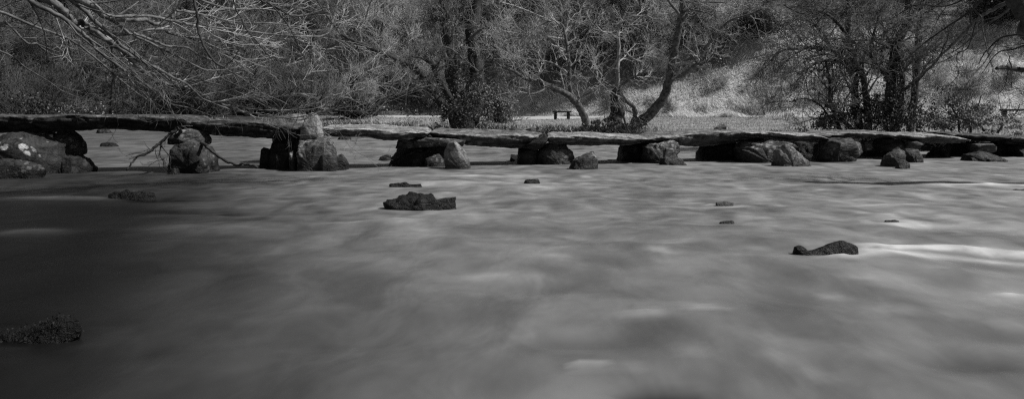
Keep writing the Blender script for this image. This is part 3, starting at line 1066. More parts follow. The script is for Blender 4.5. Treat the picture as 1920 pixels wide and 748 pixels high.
ca, sa = math.cos(0.22), math.sin(0.22)
UX, UY = WX * ca + WY * sa, -WX * sa + WY * ca
amp = 0.35 + 0.65 * sstep(-6, -1, WX) * (1 - 0.5 * sstep(14, 18, WY))
amp = amp * (1 - 0.5 * sstep(7, 14, WY))
WZ = (vnoise(UX * 0.9, UY * 0.6, 1) * 0.05 + vnoise(UX * 2.0 + 7, UY * 1.4, 2) * 0.05 + vnoise(UX * 4.6, UY * 3.2 + 3, 3) * 0.026 * (0.35 + 0.65 * sstep(4, 9, WY)) + vnoise(UX * 9, UY * 7 + 3, 4) * 0.010 * sstep(4, 9, WY)) * amp
foam_shade = 0.004 + 0.155 * sstep(-1.5, 2.1, WX + 0.35 * WY) + 0.035 * sstep(1, 6, WX)  # falloff of light toward the left painted into the water colour
foam_shade = np.maximum(foam_shade, 0.075 * sstep(14.6, 17.0, WY) + 0.03 * sstep(9, 13, WY))
foam_shade = foam_shade * (1 - 0.45 * np.exp(-((WX + 3.2) / 2.4) ** 2 - ((WY - 4.0) / 3) ** 2))  # near-left corner dimmed further in the colour, like a vignette
foam_shade = foam_shade * (1 + 0.38 * vnoise(UX * 2.6, UY * 1.7, 61) + (0.08 + 0.5 * sstep(5, 11, WY)) * vnoise(UX * 6.2 + 5, UY * 4.6, 62) + 0.36 * sstep(4.5, 10, WY) * vnoise(UX * 5.5, UY * 13, 63))
foam_shade = foam_shade * (0.95 + 0.5 * (vnoise(UX * 0.6, UY * 0.45, 8) + 0.5) * 0.5)
# pale flecks where the current breaks over stones
fl = np.clip(vnoise(UX * 2.2, UY * 2.2, 21) + vnoise(UX * 5.1, UY * 4.6, 22) * 0.5 - 0.26, 0, 1)
foam_shade = foam_shade * (1 + 1.6 * fl * sstep(-4, 1, WX))


for rx_, ry_, rw_, rt_ in ROCKS:
    e = np.exp(-((WX - rx_) / (rw_ * 0.65 + 0.1)) ** 4 - ((WY - ry_) / (rt_ * 0.8 + 0.25)) ** 4)
    WZ = WZ * (1 - e) - 0.012 * e
    # the current piles up softly round each stone and trails off it
    d_ = np.sqrt(((WX - rx_) / (rw_ * 0.55 + 0.04)) ** 2 + ((WY - ry_) / (rt_ * 0.6 + 0.10)) ** 2)
    lip = np.exp(-((d_ - 1.05) / 0.22) ** 2) * (0.5 + vnoise(WX * 5, WY * 5, 77))
    foam_shade = foam_shade * (1 + 0.5 * lip)
    WZ = WZ + 0.014 * lip
    tr_ = np.exp(-((WY - ry_ + 0.10 * (WX - rx_)) / (rt_ * 0.5 + 0.06)) ** 2) * sstep(0, rw_ * 0.5, WX - rx_) * np.exp(-np.maximum(WX - rx_, 0) / (rw_ * 1.2))
    foam_shade = foam_shade * (1 + 0.7 * tr_ * (0.6 + vnoise(WX * 6, WY * 9, 78)))


def splash(px, py, sx, sy, k, lift=0.0):
    global foam_shade, WZ
    q = pwater(px, py)
    e = np.exp(-((WX - q.x) / sx) ** 2 - ((WY - q.y) / sy) ** 2)
    foam_shade = foam_shade + (1.5 if k > 0 else 1) * k * e
    WZ = WZ + lift * e


# the white wake running off the two-humped rock and the smooth hump before it
for i in range(26):
    t = i / 25
    q = pwater(1625 + 330 * t, 459 + 14 * t + 3 * math.sin(t * 9))
    e = np.exp(-((WX - q.x) / 0.17) ** 2 - ((WY - q.y) / (0.045 + 0.08 * t)) ** 2)
    foam_shade = foam_shade + 0.24 * e * (1 - 0.35 * t)
    q = pwater(1622 + 330 * t, 468 + 26 * t)
    e2 = np.exp(-((WX - q.x) / 0.2) ** 2 - ((WY - q.y) / (0.06 + 0.12 * t)) ** 2)
    foam_shade = foam_shade + 0.07 * e2 * (1 - 0.6 * t)
    WZ = WZ + 0.006 * e
for (px, py, sx, sy, k, lf) in [(1577, 482, 0.12, 0.10, 0.08, 0.03), (1620, 466, 0.05, 0.12, 0.16, 0.0), (1205, 590, 0.14, 0.10, 0.13, 0.02), (1103, 682, 0.07, 0.06, 0.16, 0.02),
                                (925, 514, 0.16, 0.10, 0.06, 0.01), (1325, 578, 0.14, 0.06, 0.12, 0.01), (1890, 552, 0.10, 0.07, 0.14, 0.02), (55, 437, 0.3, 0.22, 0.035, 0.02),
                                (985, 520, 0.16, 0.10, 0.03, 0.01), (860, 344, 1.1, 0.30, 0.08, 0.02), (960, 352, 0.9, 0.30, 0.10, 0.02), (930, 330, 0.9, 0.2, 0.12, 0.02),
                                (905, 405, 0.7, 0.3, 0.07, 0.02), (450, 318, 0.5, 0.10, 0.12, 0.02), (1860, 347, 1.0, 0.16, 0.22, 0.02), (1360, 388, 0.5, 0.1, 0.12, 0.01),
                                (1690, 420, 0.6, 0.14, 0.12, 0.01), (740, 415, 0.6, 0.25, 0.06, 0.02), (120, 372, 0.6, 0.2, 0.06, 0.03), (1680, 385, 0.5, 0.12, 0.10, 0.01), (350, 430, 0.4, 0.3, 0.03, 0.02)]:
    splash(px, py, sx, sy, k, lf)
# foam drawn out below the gaps between the piers
for (px, py, sx, sy, k, lf) in [(235, 322, 0.35, 0.07, 0.03, 0.01), (440, 324, 0.3, 0.06, 0.05, 0.01), (690, 322, 0.45, 0.10, 0.05, 0.01), (720, 334, 0.7, 0.10, 0.04, 0.01), (925, 319, 0.4, 0.10, 0.06, 0.01),
                                (1150, 314, 0.5, 0.10, 0.05, 0.01), (1320, 313, 0.5, 0.12, 0.06, 0.01), (1580, 312, 0.6, 0.10, 0.06, 0.01), (1780, 316, 0.5, 0.08, 0.05, 0.01), (620, 330, 0.6, 0.12, 0.03, 0.01)]:
    splash(px, py, sx, sy, k, lf)
# darker hollows
for (px, py, sx, sy, k, lf) in [(1240, 742, 0.17, 0.11, -0.22, -0.06), (1450, 560, 0.3, 0.3, -0.05, -0.03), (1000, 540, 0.6, 0.25, -0.03, -0.03), (1080, 640, 0.3, 0.12, -0.05, -0.03),
                                (1820, 680, 0.3, 0.2, -0.07, -0.04), (330, 372, 0.7, 0.3, -0.03, -0.05), (450, 395, 1.0, 0.25, -0.04, -0.05), (600, 410, 1.0, 0.2, -0.04, -0.03), (1850, 630, 0.35, 0.25, -0.05, -0.03)]:
    splash(px, py, sx, sy, k, lf)
foam_shade = np.clip(foam_shade, 0.003, 0.6)
nx, ny = len(wx), len(wy)
ii = np.arange((ny - 1) * (nx - 1))
q0 = (ii // (nx - 1)) * nx + ii % (nx - 1)
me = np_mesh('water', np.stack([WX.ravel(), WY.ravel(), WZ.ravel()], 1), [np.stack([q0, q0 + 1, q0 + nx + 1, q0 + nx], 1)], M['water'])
at_ = me.attributes.new('foam_shade', 'FLOAT', 'POINT')
at_.data.foreach_set('value', foam_shade.ravel().astype(np.float32))
tag(link('water', me), kind='structure')


# ------------------------------------------------------------------ grasses
def blades(X, Y, h, w, lean, leandir, rng, zoff=-0.03):
    n = len(X)
    Z = H(X, Y) + zoff
    a = rng.uniform(0, 2 * math.pi, n)
    B = np.stack([X, Y, Z], 1)
    side = np.stack([np.cos(a), np.sin(a), np.zeros(n)], 1) * (w / 2)[:, None]
    ld = leandir
    tip = B + np.stack([np.cos(ld) * lean * h, np.sin(ld) * lean * h, h * np.sqrt(np.clip(1 - lean ** 2, 0.03, 1))], 1)
    midp = B * 0.45 + tip * 0.55
    midp[:, 2] += 0.16 * h * lean
    V = np.stack([B - side, B + side, midp + side * 0.7, midp - side * 0.7, tip], 1).reshape(-1, 3)
    k = np.arange(n, dtype=np.int32) * 5
    return V, np.stack([k, k + 1, k + 2, k + 3], 1), np.stack([k + 3, k + 2, k + 4], 1)


def grass_object(name, X, Y, h, w, lean, ld, material, rng):
    V, q, t = blades(X, Y, h, w, lean, ld, rng)
    return tag(link(name, np_mesh(name, V, [q, t], material, False)), kind='stuff')


# combed dead grass on the open slope
X = NR.uniform(-6, 42, 480000)
Y = NR.uniform(40, 66, 480000)
k = (slope_mask(X, Y) > NR.uniform(0.15, 0.8, len(X))) & (X < 0.66 * Y + 1)
X, Y = X[k][:110000], Y[k][:110000]
n_ = len(X)
cl = vnoise(X * 0.9, Y * 0.9, 31) + 0.5
ld = 2 * math.pi * (0.62 + 0.75 * vnoise(X * 0.5, Y * 0.5, 33)) + NR.normal(0, 0.45, n_)
h_ = (0.12 + 0.35 * cl + 1.2 * np.clip(cl - 0.62, 0, 1)) * NR.uniform(0.6, 1.2, n_)
grass_object('dead_grass', X, Y, h_, NR.uniform(0.02, 0.055, n_), np.clip(NR.normal(0.86, 0.12, n_), 0.3, 0.98), ld, M['dead_grass'], NR)

# short turf on the flat by the river
X = NR.uniform(-13, 36, 200000)
Y = NR.uniform(20, 62, 200000)
yb1 = np.interp(X, BX, BY)
yf1 = np.interp(X, FX, FY)
onpath = (np.abs(Y - 53 + 0.01 * (X + 6) ** 2) < 5.9 - 0.35 * np.abs(X + 6)) & (X < 5.8) & (X > -11.2)
k = (Y > yb1 + 0.9) & (Y < yf1 + 0.4) & (np.abs(X) < 0.68 * Y) & ~onpath
X, Y = X[k][:70000], Y[k][:70000]
n_ = len(X)
grass_object('turf', X, Y, NR.uniform(0.05, 0.13, n_), NR.uniform(0.015, 0.04, n_), NR.uniform(0.1, 0.7, n_), NR.uniform(0, 6.3, n_), M['green_grass'], NR)

# rough herbage along the river edge
X = NR.uniform(-34, 24, 160000)
Y = np.interp(X, BX, BY) + NR.exponential(0.8, len(X)) + 0.25
k = (vnoise(X * 0.9, Y * 0.9, 41) > np.where(X > 5, 0.12, -0.1)) & (np.abs(X) < 0.68 * Y)
X, Y = X[k][:22000], Y[k][:22000]
n_ = len(X)
grass_object('bank_herbage', X, Y, NR.uniform(0.08, 0.30, n_), NR.uniform(0.02, 0.05, n_), NR.uniform(0.5, 0.97, n_), NR.uniform(0, 6.3, n_), M['bramble'], NR)

# brambles and leaf litter under the wood
X = NR.uniform(-48, 42, 300000)
Y = NR.uniform(44, 78, 300000)
t = Y - np.interp(X, FX, FY)
k = (t > -0.5) & (slope_mask(X, Y) < 0.4) & (np.abs(X) < 0.68 * Y) & (vnoise(X * 0.35, Y * 0.35, 51) > -0.2)
X, Y = X[k][:80000], Y[k][:80000]
Z = H(X, Y) + NR.exponential(0.28, len(X))
Va, Fa = leaf_quads(np.stack([X, Y, Z], 1), 0.07, NR, 0.3)
xd = sstep(-6, -20, Va[::4, 0])
tag(link('bramble_undergrowth', np_mesh('bramble_undergrowth', Va, [Fa], M['bramble'], False)), kind='stuff')

# ------------------------------------------------------------------ trees
P_BG = dict(levels=4, seg=[0.8, 0.5, 0.35, 0.3], wob=[0.10, 0.16, 0.20, 0.25], up=[0.04, 0.05, 0.04, 0.02], taper=[0.75, 0.8, 0.8, 0.7],
            sides=[6, 4, 3, 3], n=[17, 9, 7, 0], t0=[0.18, 0.2, 0.15, 0], rr=[0.5, 0.55, 0.6, 0], rmax=[0.06, 0.028, 0.014, 0.01],
            ang=[(35, 75), (25, 65), (25, 65), (0, 0)], len=[3.0, 1.3, 0.7, 0], rmin=0.0085)


def bg_tree(seed, stems, hgt, r, spreadang, P, tw, bk):
    rng = random.Random(seed)
    A, B = Tubes(), Tubes()
    for s in range(stems):
        a = rng.uniform(0, 6.28)
        lean = math.radians(spreadang) * rng.uniform(0.3, 1.1)
        d = Vector((math.cos(a) * math.sin(lean), math.sin(a) * math.sin(lean), math.cos(lean)))
        st = Vector((math.cos(a), math.sin(a), 0)) * (0.12 * (stems > 1)) - UP * 0.3
        grow([A, B, B, B], st, d, hgt * rng.uniform(0.75, 1.1), r * rng.uniform(0.7, 1.1), 0, P, rng)
    return A.mesh('trunk', M[bk]), B.mesh('crown', M[tw])


def place(name, meshes, x, y, rz, sc, label, cat, group, names=('trunk', 'crown')):
    o = empty(name, (x, y, Hf(x, y)), rz)
    o.scale = (sc, sc, sc)
    for nm, me_ in zip(names, meshes):
        link(nm, me_, o)
    tag(o, label, cat, group)
    return o


protos = []
for s in range(4):
    protos.append(bg_tree(100 + s, 1, 9.5, 0.13, 10, P_BG, ['twig', 'twig', 'twig_light', 'twig'][s], 'bark'))
P_B2 = dict(P_BG, n=[9, 7, 6, 0], len=[2.0, 1.1, 0.6, 0], t0=[0.1, 0.15, 0.1, 0])
shrubs = []
for s in range(4):
    shrubs.append(bg_tree(200 + s, 6, 4.2, 0.05, 34, P_B2, ['twig', 'twig_light', 'twig', 'twig_light'][s], 'bark'))
dprotos = [bg_tree(300 + s, 1, 9.5, 0.16, 12, P_BG, 'twig_mid', 'bark_dark') for s in range(2)]  # darker bark and twigs carry the shade of the left wood
dshrubs = [bg_tree(320 + s, 6, 4.0, 0.05, 36, P_B2, ['twig_mid', 'twig_dark'][s], 'bark_dark') for s in range(2)]

L_DT = ('thin bare tree in the dark wood at far left behind the bridge', 'bare trees in the dark left wood')
L_DS = ('tangled bare bush in the dark wood at far left behind the bridge', 'bare bushes in the dark left wood')
L_MT = ('slender bare tree on the wooded hill behind the middle of the bridge', 'bare trees on the wooded hill')
L_MS = ('grey bare thicket bush on the wooded hill behind the middle of the bridge', 'bare bushes on the wooded hill')
L_RT = ('slender bare tree standing above the pale grassy slope', 'bare trees above the grassy slope')
L_RS = ('grey bare bush standing above the pale grassy slope', 'bare bushes above the grassy slope')
rg = random.Random(5)
spots = []
tries = 0
while len(spots) < 290 and tries < 20000:
    tries += 1
    y = rg.uniform(44, 76)
    x = rg.uniform(-0.70, 0.70) * y
    t = y - float(np.interp(x, FX, FY))
    if t < -1.5 or float(slope_mask(np.array([x]), np.array([y]))[0]) > (0.02 if x > 8 else 0.6):
        continue
    if t < 0.5 and -11 < x < 22:
        continue
    if x > -4 and t < (4.5 if x < 9 else 1.8):
        continue
    if any((x - a) ** 2 + (y - b) ** 2 < 1.5 ** 2 for a, b in spots):
        continue
    spots.append((x, y))
spots += [(x, y) for x, y in [(-23, 51), (-21.5, 53), (-19, 52.5), (-18, 54), (-26, 52), (-29, 54), (-31, 53), (-16, 55), (-14, 56), (-27.5, 55.5), (-33, 56), (-24.5, 54)]]
for (x, y) in spots:
    sc = rg.uniform(0.75, 1.2)
    rz = rg.uniform(0, 6.28)
    bush = rg.random() < 0.56
    if x < -13:
        ms, lb = (rg.choice(dshrubs), L_DS) if bush else (rg.choice(dprotos), L_DT)
    elif x < 6:
        ms, lb = (rg.choice(shrubs), L_MS) if bush else (rg.choice(protos), L_MT)
    else:
        ms, lb = (rg.choice(shrubs), L_RS) if bush else (rg.choice(protos), L_RT)
    place('bare_bush' if bush else 'bare_tree', ms, x, y, rz, sc, lb[0], 'bush' if bush else 'tree', lb[1], ('stems' if bush else 'trunk', 'crown'))

# low scrub dotted over the grassy slope
sc_spots = []
while len(sc_spots) < 17:
    x = rg.uniform(5, 34)
    y = float(np.interp(x, FX, FY)) + rg.uniform(1.0, 9.0) * rg.random() ** 0.4
    if abs(x) < 0.66 * y and all((x - a) ** 2 + (y - b) ** 2 > 1.2 for a, b in sc_spots):
        sc_spots.append((x, y))
for (x, y) in sc_spots:
    place('bare_bush', rg.choice(shrubs + dshrubs), x, y, rg.uniform(0, 6.28), rg.uniform(0.22, 0.55), 'small low bare bush growing on the pale grassy slope', 'bush', 'low scrub bushes on the grassy slope', ('stems', 'crown'))

# ---- hero trees -------------------------------------------------------------
P_TW = dict(levels=4, seg=[0.3, 0.22, 0.16, 0.13], wob=[0.16, 0.20, 0.22, 0.25], up=[0.05, 0.05, 0.05, 0.03], taper=[0.6, 0.75, 0.8, 0.7],
            sides=[8, 5, 4, 3], n=[10, 7, 5, 0], t0=[0.15, 0.12, 0.1, 0], rr=[0.45, 0.55, 0.6, 0], rmax=[0.04, 0.017, 0.009, 0.006],
            ang=[(30, 75), (25, 65), (25, 65), (0, 0)], len=[1.9, 0.85, 0.42, 0], rmin=0.0045)


def base_px(px, Y):
    x = pw(px, 300, Y).x
    return Vector((x, Y, Hf(x, Y)))


def hero(name, base, label, parts, twig, group=None):
    """parts: list of (part name, material, [(polyline px, Y0, Y1, r0, r1, twigs)])"""
    o = empty(name, base)
    tag(o, label, 'tree', group)
    rng = random.Random(hash(label) % 1 + len(label) * 7)
    T = Tubes()
    for pname, mname, lines in parts:
        A = Tubes()
        for (px, Y0, Y1, r0, r1, tw) in lines:
            pts, rad = line_px(px, Y0, Y1, r0, r1, rng)
            pts = [q - base for q in pts]
            A.tube(pts, rad, 9 if r0 > 0.05 else 6)
            if tw:
                L = sum((pts[i + 1] - pts[i]).length for i in range(len(pts) - 1))
                spawn([T, T, T, T], pts, rad, L, 0, P_TW, rng, count=max(2, int(tw * L * (2.0 if 'many-stemmed' in label else 0.95 if 'shrub' in label else 1.05))), t0=0.2)
        link(pname, A.mesh(pname, M[mname]), o)
    link('twigs', T.mesh('twigs', M[twig]), o)
    return o


def ivy_on(o, specs, n, size, material='ivy', name='ivy'):
    """leaf coat: specs = list of (px, py, Y, rx_px, ry_px, weight)"""
    C = []
    tw = sum(s[5] for s in specs)
    for (px, py, Y, rx, ry, w) in specs:
        c = pw(px, py, Y)
        sx, sz = rx * Y / F, ry * Y / F
        k = int(n * w / tw)
        # leafy clumps rather than an even cloud
        cl = NR.normal(0, 0.55, (max(4, k // 40), 3))
        pick = cl[NR.randint(0, len(cl), k)] + NR.normal(0, 0.14, (k, 3))
        C.append(np.array(c) + pick * np.array([sx, sx * 0.9, sz]))
    C = np.concatenate(C) - np.array(o.location)
    V, Fq = leaf_quads(C, size, NR, 0.2)
    link(name, np_mesh(name, V, [Fq], M[material], False), o)


# ivy-clad tree on the far bank
Yi = 37.2
hi = hero('ivy_tree', base_px(868, Yi), 'tall ivy-clad tree with leaning dark stems rising behind the bridge centre', [
    ('trunk', 'bark_dark', [([(868, 240), (862, 200), (852, 150), (842, 90), (838, 40), (836, -20)], Yi, Yi, 0.50, 0.26, 0.6),
                            ([(880, 240), (890, 190), (893, 130), (885, 70), (892, 20), (900, -20)], Yi + .4, Yi + .5, 0.42, 0.22, 0.8)]),
    ('leaning_stem', 'bark_dark', [([(858, 240), (838, 205), (810, 175), (798, 150), (775, 128), (745, 112), (700, 92), (665, 78), (640, 66)], Yi - .2, Yi - 3, 0.24, 0.06, 2.2)]),
    ('leaning_stem', 'bark_dark', [([(866, 225), (842, 180), (822, 150), (812, 122), (785, 106)], Yi - .3, Yi - 1.5, 0.20, 0.08, 2.0)]),
    ('branch', 'bark', [([(868, 112), (845, 92), (820, 88), (806, 105)], Yi - .4, Yi - 1.5, 0.06, 0.02, 3)]),
    ('branch', 'bark', [([(880, 75), (905, 55), (940, 55), (985, 60)], Yi - .4, Yi - 2, 0.07, 0.02, 3)]),
    ('branch', 'bark', [([(885, 150), (905, 132), (930, 128), (962, 139)], Yi - .4, Yi - 2, 0.07, 0.03, 3)]),
    ('branch', 'bark_light', [([(838, 110), (825, 70), (835, 45), (842, 38)], Yi - .6, Yi - 1.5, 0.05, 0.02, 3)]),
    ('branch', 'bark_light', [([(833, 225), (850, 205), (870, 200)], Yi - .9, Yi - 1.4, 0.04, 0.015, 2)]),
], 'twig_mid')
ivy_on(hi, [(870, 205, Yi - .4, 55, 45, 3), (895, 180, Yi - .3, 38, 40, 2), (858, 130, Yi - .2, 18, 50, .8), (845, 35, Yi - .2, 24, 40, .8), (888, 95, Yi, 14, 50, .5), (818, 35, Yi, 18, 14, .4), (835, 215, Yi - .4, 22, 25, 1)], 8000, 0.055)

# leaning tree by the bench
Yl = 35.5
hero('leaning_tree', base_px(1098, Yl), 'low tree leaning left from the bank beside the bench, long bare limb', [
    ('trunk', 'bark_mid', [([(1100, 250), (1096, 222), (1085, 200), (1062, 176), (1030, 163), (1010, 152), (985, 147), (962, 134), (935, 122)], Yl, Yl - 2.5, 0.20, 0.05, 1.2)]),
    ('branch', 'bark', [([(1012, 153), (1003, 146), (1020, 132), (1040, 118), (1048, 106)], Yl - 1, Yl - 1.4, 0.08, 0.03, 2)]),
    ('branch', 'bark', [([(985, 147), (970, 120), (950, 100), (920, 85)], Yl - 1.6, Yl - 2.5, 0.06, 0.03, 3)]),
    ('branch', 'bark', [([(1088, 205), (1068, 165), (1067, 120), (1058, 60), (1050, 45), (1030, 40), (1000, 55)], Yl, Yl - 1, 0.11, 0.03, 2.5)]),
    ('branch', 'bark_light', [([(1058, 75), (1020, 68), (980, 65), (940, 58)], Yl, Yl - 2, 0.06, 0.02, 2.5)]),
    ('branch', 'bark_light', [([(1060, 95), (1015, 78), (965, 72), (920, 90)], Yl, Yl - 2, 0.05, 0.02, 2.5)]),
    ('branch', 'bark_light', [([(1030, 163), (1000, 176), (965, 172), (930, 180)], Yl - .6, Yl - 2, 0.045, 0.015, 2)]),
    ('branch', 'bark_light', [([(1067, 140), (1040, 120), (1000, 112), (960, 108), (930, 112)], Yl, Yl - 2, 0.05, 0.015, 2)]),
    ('branch', 'bark_light', [([(1055, 50), (1010, 30), (965, 12), (940, 5)], Yl, Yl - 2, 0.05, 0.02, 2.5)]),
    ('branch', 'bark_light', [([(1067, 95), (1075, 80), (1095, 75), (1110, 65)], Yl, Yl - 1, 0.05, 0.02, 2.5)]),
], 'twig_light')

# pollard and the curved tree
Yp = 32.5
hp = hero('pollard_tree', base_px(1160, Yp), 'short knobbly pollard trunk with broken pale branches left of the curved tree', [
    ('trunk', 'bark_dark', [([(1152, 256), (1154, 225), (1160, 195), (1153, 172)], Yp, Yp, 0.30, 0.26, 0)]),
    ('branch', 'bark_light', [([(1158, 172), (1158, 130), (1160, 95), (1159, 60), (1164, 45), (1172, 26)], Yp, Yp, 0.09, 0.05, 1.2)]),
    ('branch', 'bark_light', [([(1166, 38), (1185, 32), (1210, 30), (1240, 26)], Yp, Yp - .5, 0.05, 0.02, 2)]),
    ('branch', 'bark_light', [([(1150, 125), (1160, 108), (1172, 100), (1185, 110), (1205, 118)], Yp, Yp - .5, 0.06, 0.03, 2)]),
    ('branch', 'bark', [([(1160, 165), (1175, 152), (1200, 140), (1218, 125)], Yp, Yp - .8, 0.05, 0.02, 2.5)]),
    ('branch', 'bark_light', [([(1152, 62), (1130, 60), (1118, 48)], Yp, Yp - .5, 0.04, 0.02, 2)]),
    ('branch', 'bark', [([(1150, 165), (1120, 145), (1105, 130)], Yp, Yp - .6, 0.04, 0.02, 3)]),
], 'twig_light')
ivy_on(hp, [(1146, 235, Yp - .3, 20, 16, 1)], 1500, 0.07)
Yc = 31.5
hc = hero('curved_tree', base_px(1184, Yc), 'tree with one thick curved trunk sweeping up to the right above the pale flat slab', [
    ('trunk', 'bark_mid', [([(1176, 256), (1188, 238), (1212, 220), (1235, 196), (1248, 172), (1256, 142), (1262, 110), (1268, 80), (1275, 45), (1279, 10), (1281, -20)], Yc, Yc - .3, 0.24, 0.10, 0.4)]),
    ('stem', 'bark', [([(1182, 245), (1190, 222), (1190, 205), (1178, 192), (1165, 180), (1160, 175)], Yc - .1, Yc - .4, 0.11, 0.06, 1)]),
    ('stem', 'bark', [([(1178, 245), (1170, 225), (1170, 208)], Yc - .2, Yc - .3, 0.05, 0.03, 2)]),
    ('branch', 'bark', [([(1258, 150), (1280, 140), (1300, 127), (1312, 112), (1322, 92), (1338, 72), (1362, 45), (1382, 34), (1410, 26), (1432, 16)], Yc - .2, Yc - 1.5, 0.10, 0.03, 1.6)]),
    ('branch', 'bark_light', [([(1262, 124), (1285, 118), (1300, 119), (1313, 127), (1330, 122)], Yc - .2, Yc - .8, 0.08, 0.04, 1.2)]),
    ('branch', 'bark', [([(1276, 40), (1270, 22), (1258, 8), (1248, -8)], Yc - .2, Yc - 1, 0.07, 0.04, 2)]),
    ('branch', 'bark', [([(1277, 32), (1290, 18), (1315, 22), (1332, 26)], Yc - .2, Yc - 1.2, 0.06, 0.02, 2.5)]),
    ('branch', 'bark', [([(1272, 55), (1290, 26), (1300, 34), (1318, 32), (1340, 40)], Yc - .2, Yc - 1, 0.05, 0.02, 2.5)]),
    ('branch', 'bark', [([(1280, 5), (1300, 4), (1340, 5), (1360, 6)], Yc - .2, Yc - 1, 0.05, 0.02, 2.5)]),
], 'twig')
ivy_on(hc, [(1180, 240, Yc - .4, 30, 10, 1), (1115, 240, Yc, 20, 12, .7)], 2500, 0.06, 'bramble', 'base_leaves')

# many-stemmed ivy-choked tree on the right
Ym = 26.2
hm = hero('many_stemmed_tree', base_px(1640, Ym), 'dense dark many-stemmed tree with ivy at its foot behind the right half of the bridge', [
    ('trunk', 'bark_dark', [([(1672, 252), (1668, 200), (1672, 140), (1680, 85), (1700, 40), (1706, -20)], Ym, Ym - .3, 0.20, 0.11, 1.4)]),
    ('trunk', 'bark_dark', [([(1610, 252), (1604, 200), (1602, 160), (1596, 110), (1590, 60), (1592, -20)], Ym, Ym - .3, 0.15, 0.07, 1.8)]),
    ('stem', 'bark_dark', [([(1682, 250), (1690, 180), (1688, 110), (1676, 92), (1682, 70), (1690, 55)], Ym - .2, Ym - .8, 0.11, 0.05, 2)]),
    ('stem', 'bark_dark', [([(1706, 250), (1715, 180), (1722, 110), (1722, 60), (1730, 0), (1735, -20)], Ym + .4, Ym + .3, 0.13, 0.08, 1.6)]),
    ('stem', 'bark_dark', [([(1630, 250), (1625, 190), (1615, 135), (1588, 118), (1560, 95), (1545, 65), (1525, 45)], Ym - .2, Ym - 1.6, 0.13, 0.04, 2.6)]),
    ('stem', 'bark_dark', [([(1600, 245), (1580, 225), (1572, 210), (1548, 198)], Ym - .5, Ym - 1.2, 0.08, 0.04, 2)]),
    ('stem', 'bark_dark', [([(1575, 245), (1565, 215), (1556, 190), (1555, 150), (1548, 115)], Ym - .3, Ym - .6, 0.08, 0.03, 2.6)]),
    ('branch', 'bark_dark', [([(1606, 150), (1580, 118), (1545, 114), (1515, 128), (1495, 140)], Ym - .4, Ym - 2, 0.06, 0.02, 3)]),
    ('branch', 'bark_dark', [([(1600, 130), (1560, 95), (1500, 92), (1462, 97), (1445, 115)], Ym - .4, Ym - 2, 0.06, 0.02, 3)]),
    ('branch', 'bark', [([(1580, 78), (1620, 76), (1660, 74), (1690, 70)], Ym - .8, Ym - 1.5, 0.035, 0.02, 2)]),
    ('branch', 'bark_dark', [([(1590, 70), (1575, 50), (1555, 30), (1530, 20), (1500, 25), (1470, 10)], Ym - .4, Ym - 2, 0.06, 0.02, 3)]),
    ('branch', 'bark_dark', [([(1670, 150), (1640, 120), (1632, 90), (1640, 60), (1650, 20)], Ym - .3, Ym - 1, 0.07, 0.03, 3)]),
    ('branch', 'bark_dark', [([(1712, 160), (1740, 130), (1760, 110), (1780, 60)], Ym + .2, Ym - 1, 0.06, 0.02, 3)]),
    ('branch', 'bark_dark', [([(1560, 230), (1540, 200), (1510, 185), (1480, 192)], Ym - .6, Ym - 1.6, 0.04, 0.015, 3)]),
], 'twig_mid')
ivy_on(hm, [(1680, 215, Ym - .4, 55, 40, 3), (1620, 220, Ym - .4, 60, 34, 2.6), (1672, 150, Ym - .2, 16, 70, 1.2), (1604, 150, Ym - .1, 16, 60, .8), (1545, 235, Ym - .7, 40, 20, .9), (1740, 230, Ym - .5, 45, 22, 1)], 13000, 0.045, 'ivy_dark')

# leafy shrub between that tree and the second bench
hs = hero('leafy_shrub', base_px(1810, 24.6), 'leafy sprawling shrub with small shiny leaves near the right-hand bench', [
    ('stem', 'bark_dark', [([(1850, 250), (1835, 235), (1810, 225), (1785, 215), (1765, 210)], 24.6, 24.2, 0.05, 0.015, 3)]),
    ('stem', 'bark_dark', [([(1820, 252), (1822, 220), (1835, 195), (1840, 178)], 24.6, 24.4, 0.04, 0.012, 3)]),
    ('stem', 'bark_dark', [([(1800, 252), (1795, 220), (1780, 195), (1778, 180)], 24.6, 24.4, 0.04, 0.012, 3)]),
    ('stem', 'bark_dark', [([(1870, 250), (1885, 230), (1905, 212), (1912, 195)], 24.6, 24.4, 0.035, 0.012, 3)]),
], 'twig_dark')
hs['category'] = 'shrub'
ivy_on(hs, [(1815, 215, 24.5, 40, 26, 2), (1850, 235, 24.5, 45, 18, 1), (1790, 195, 24.6, 22, 20, .6), (1900, 240, 24.3, 30, 14, .6)], 3600, 0.042, 'bramble', 'leaves')

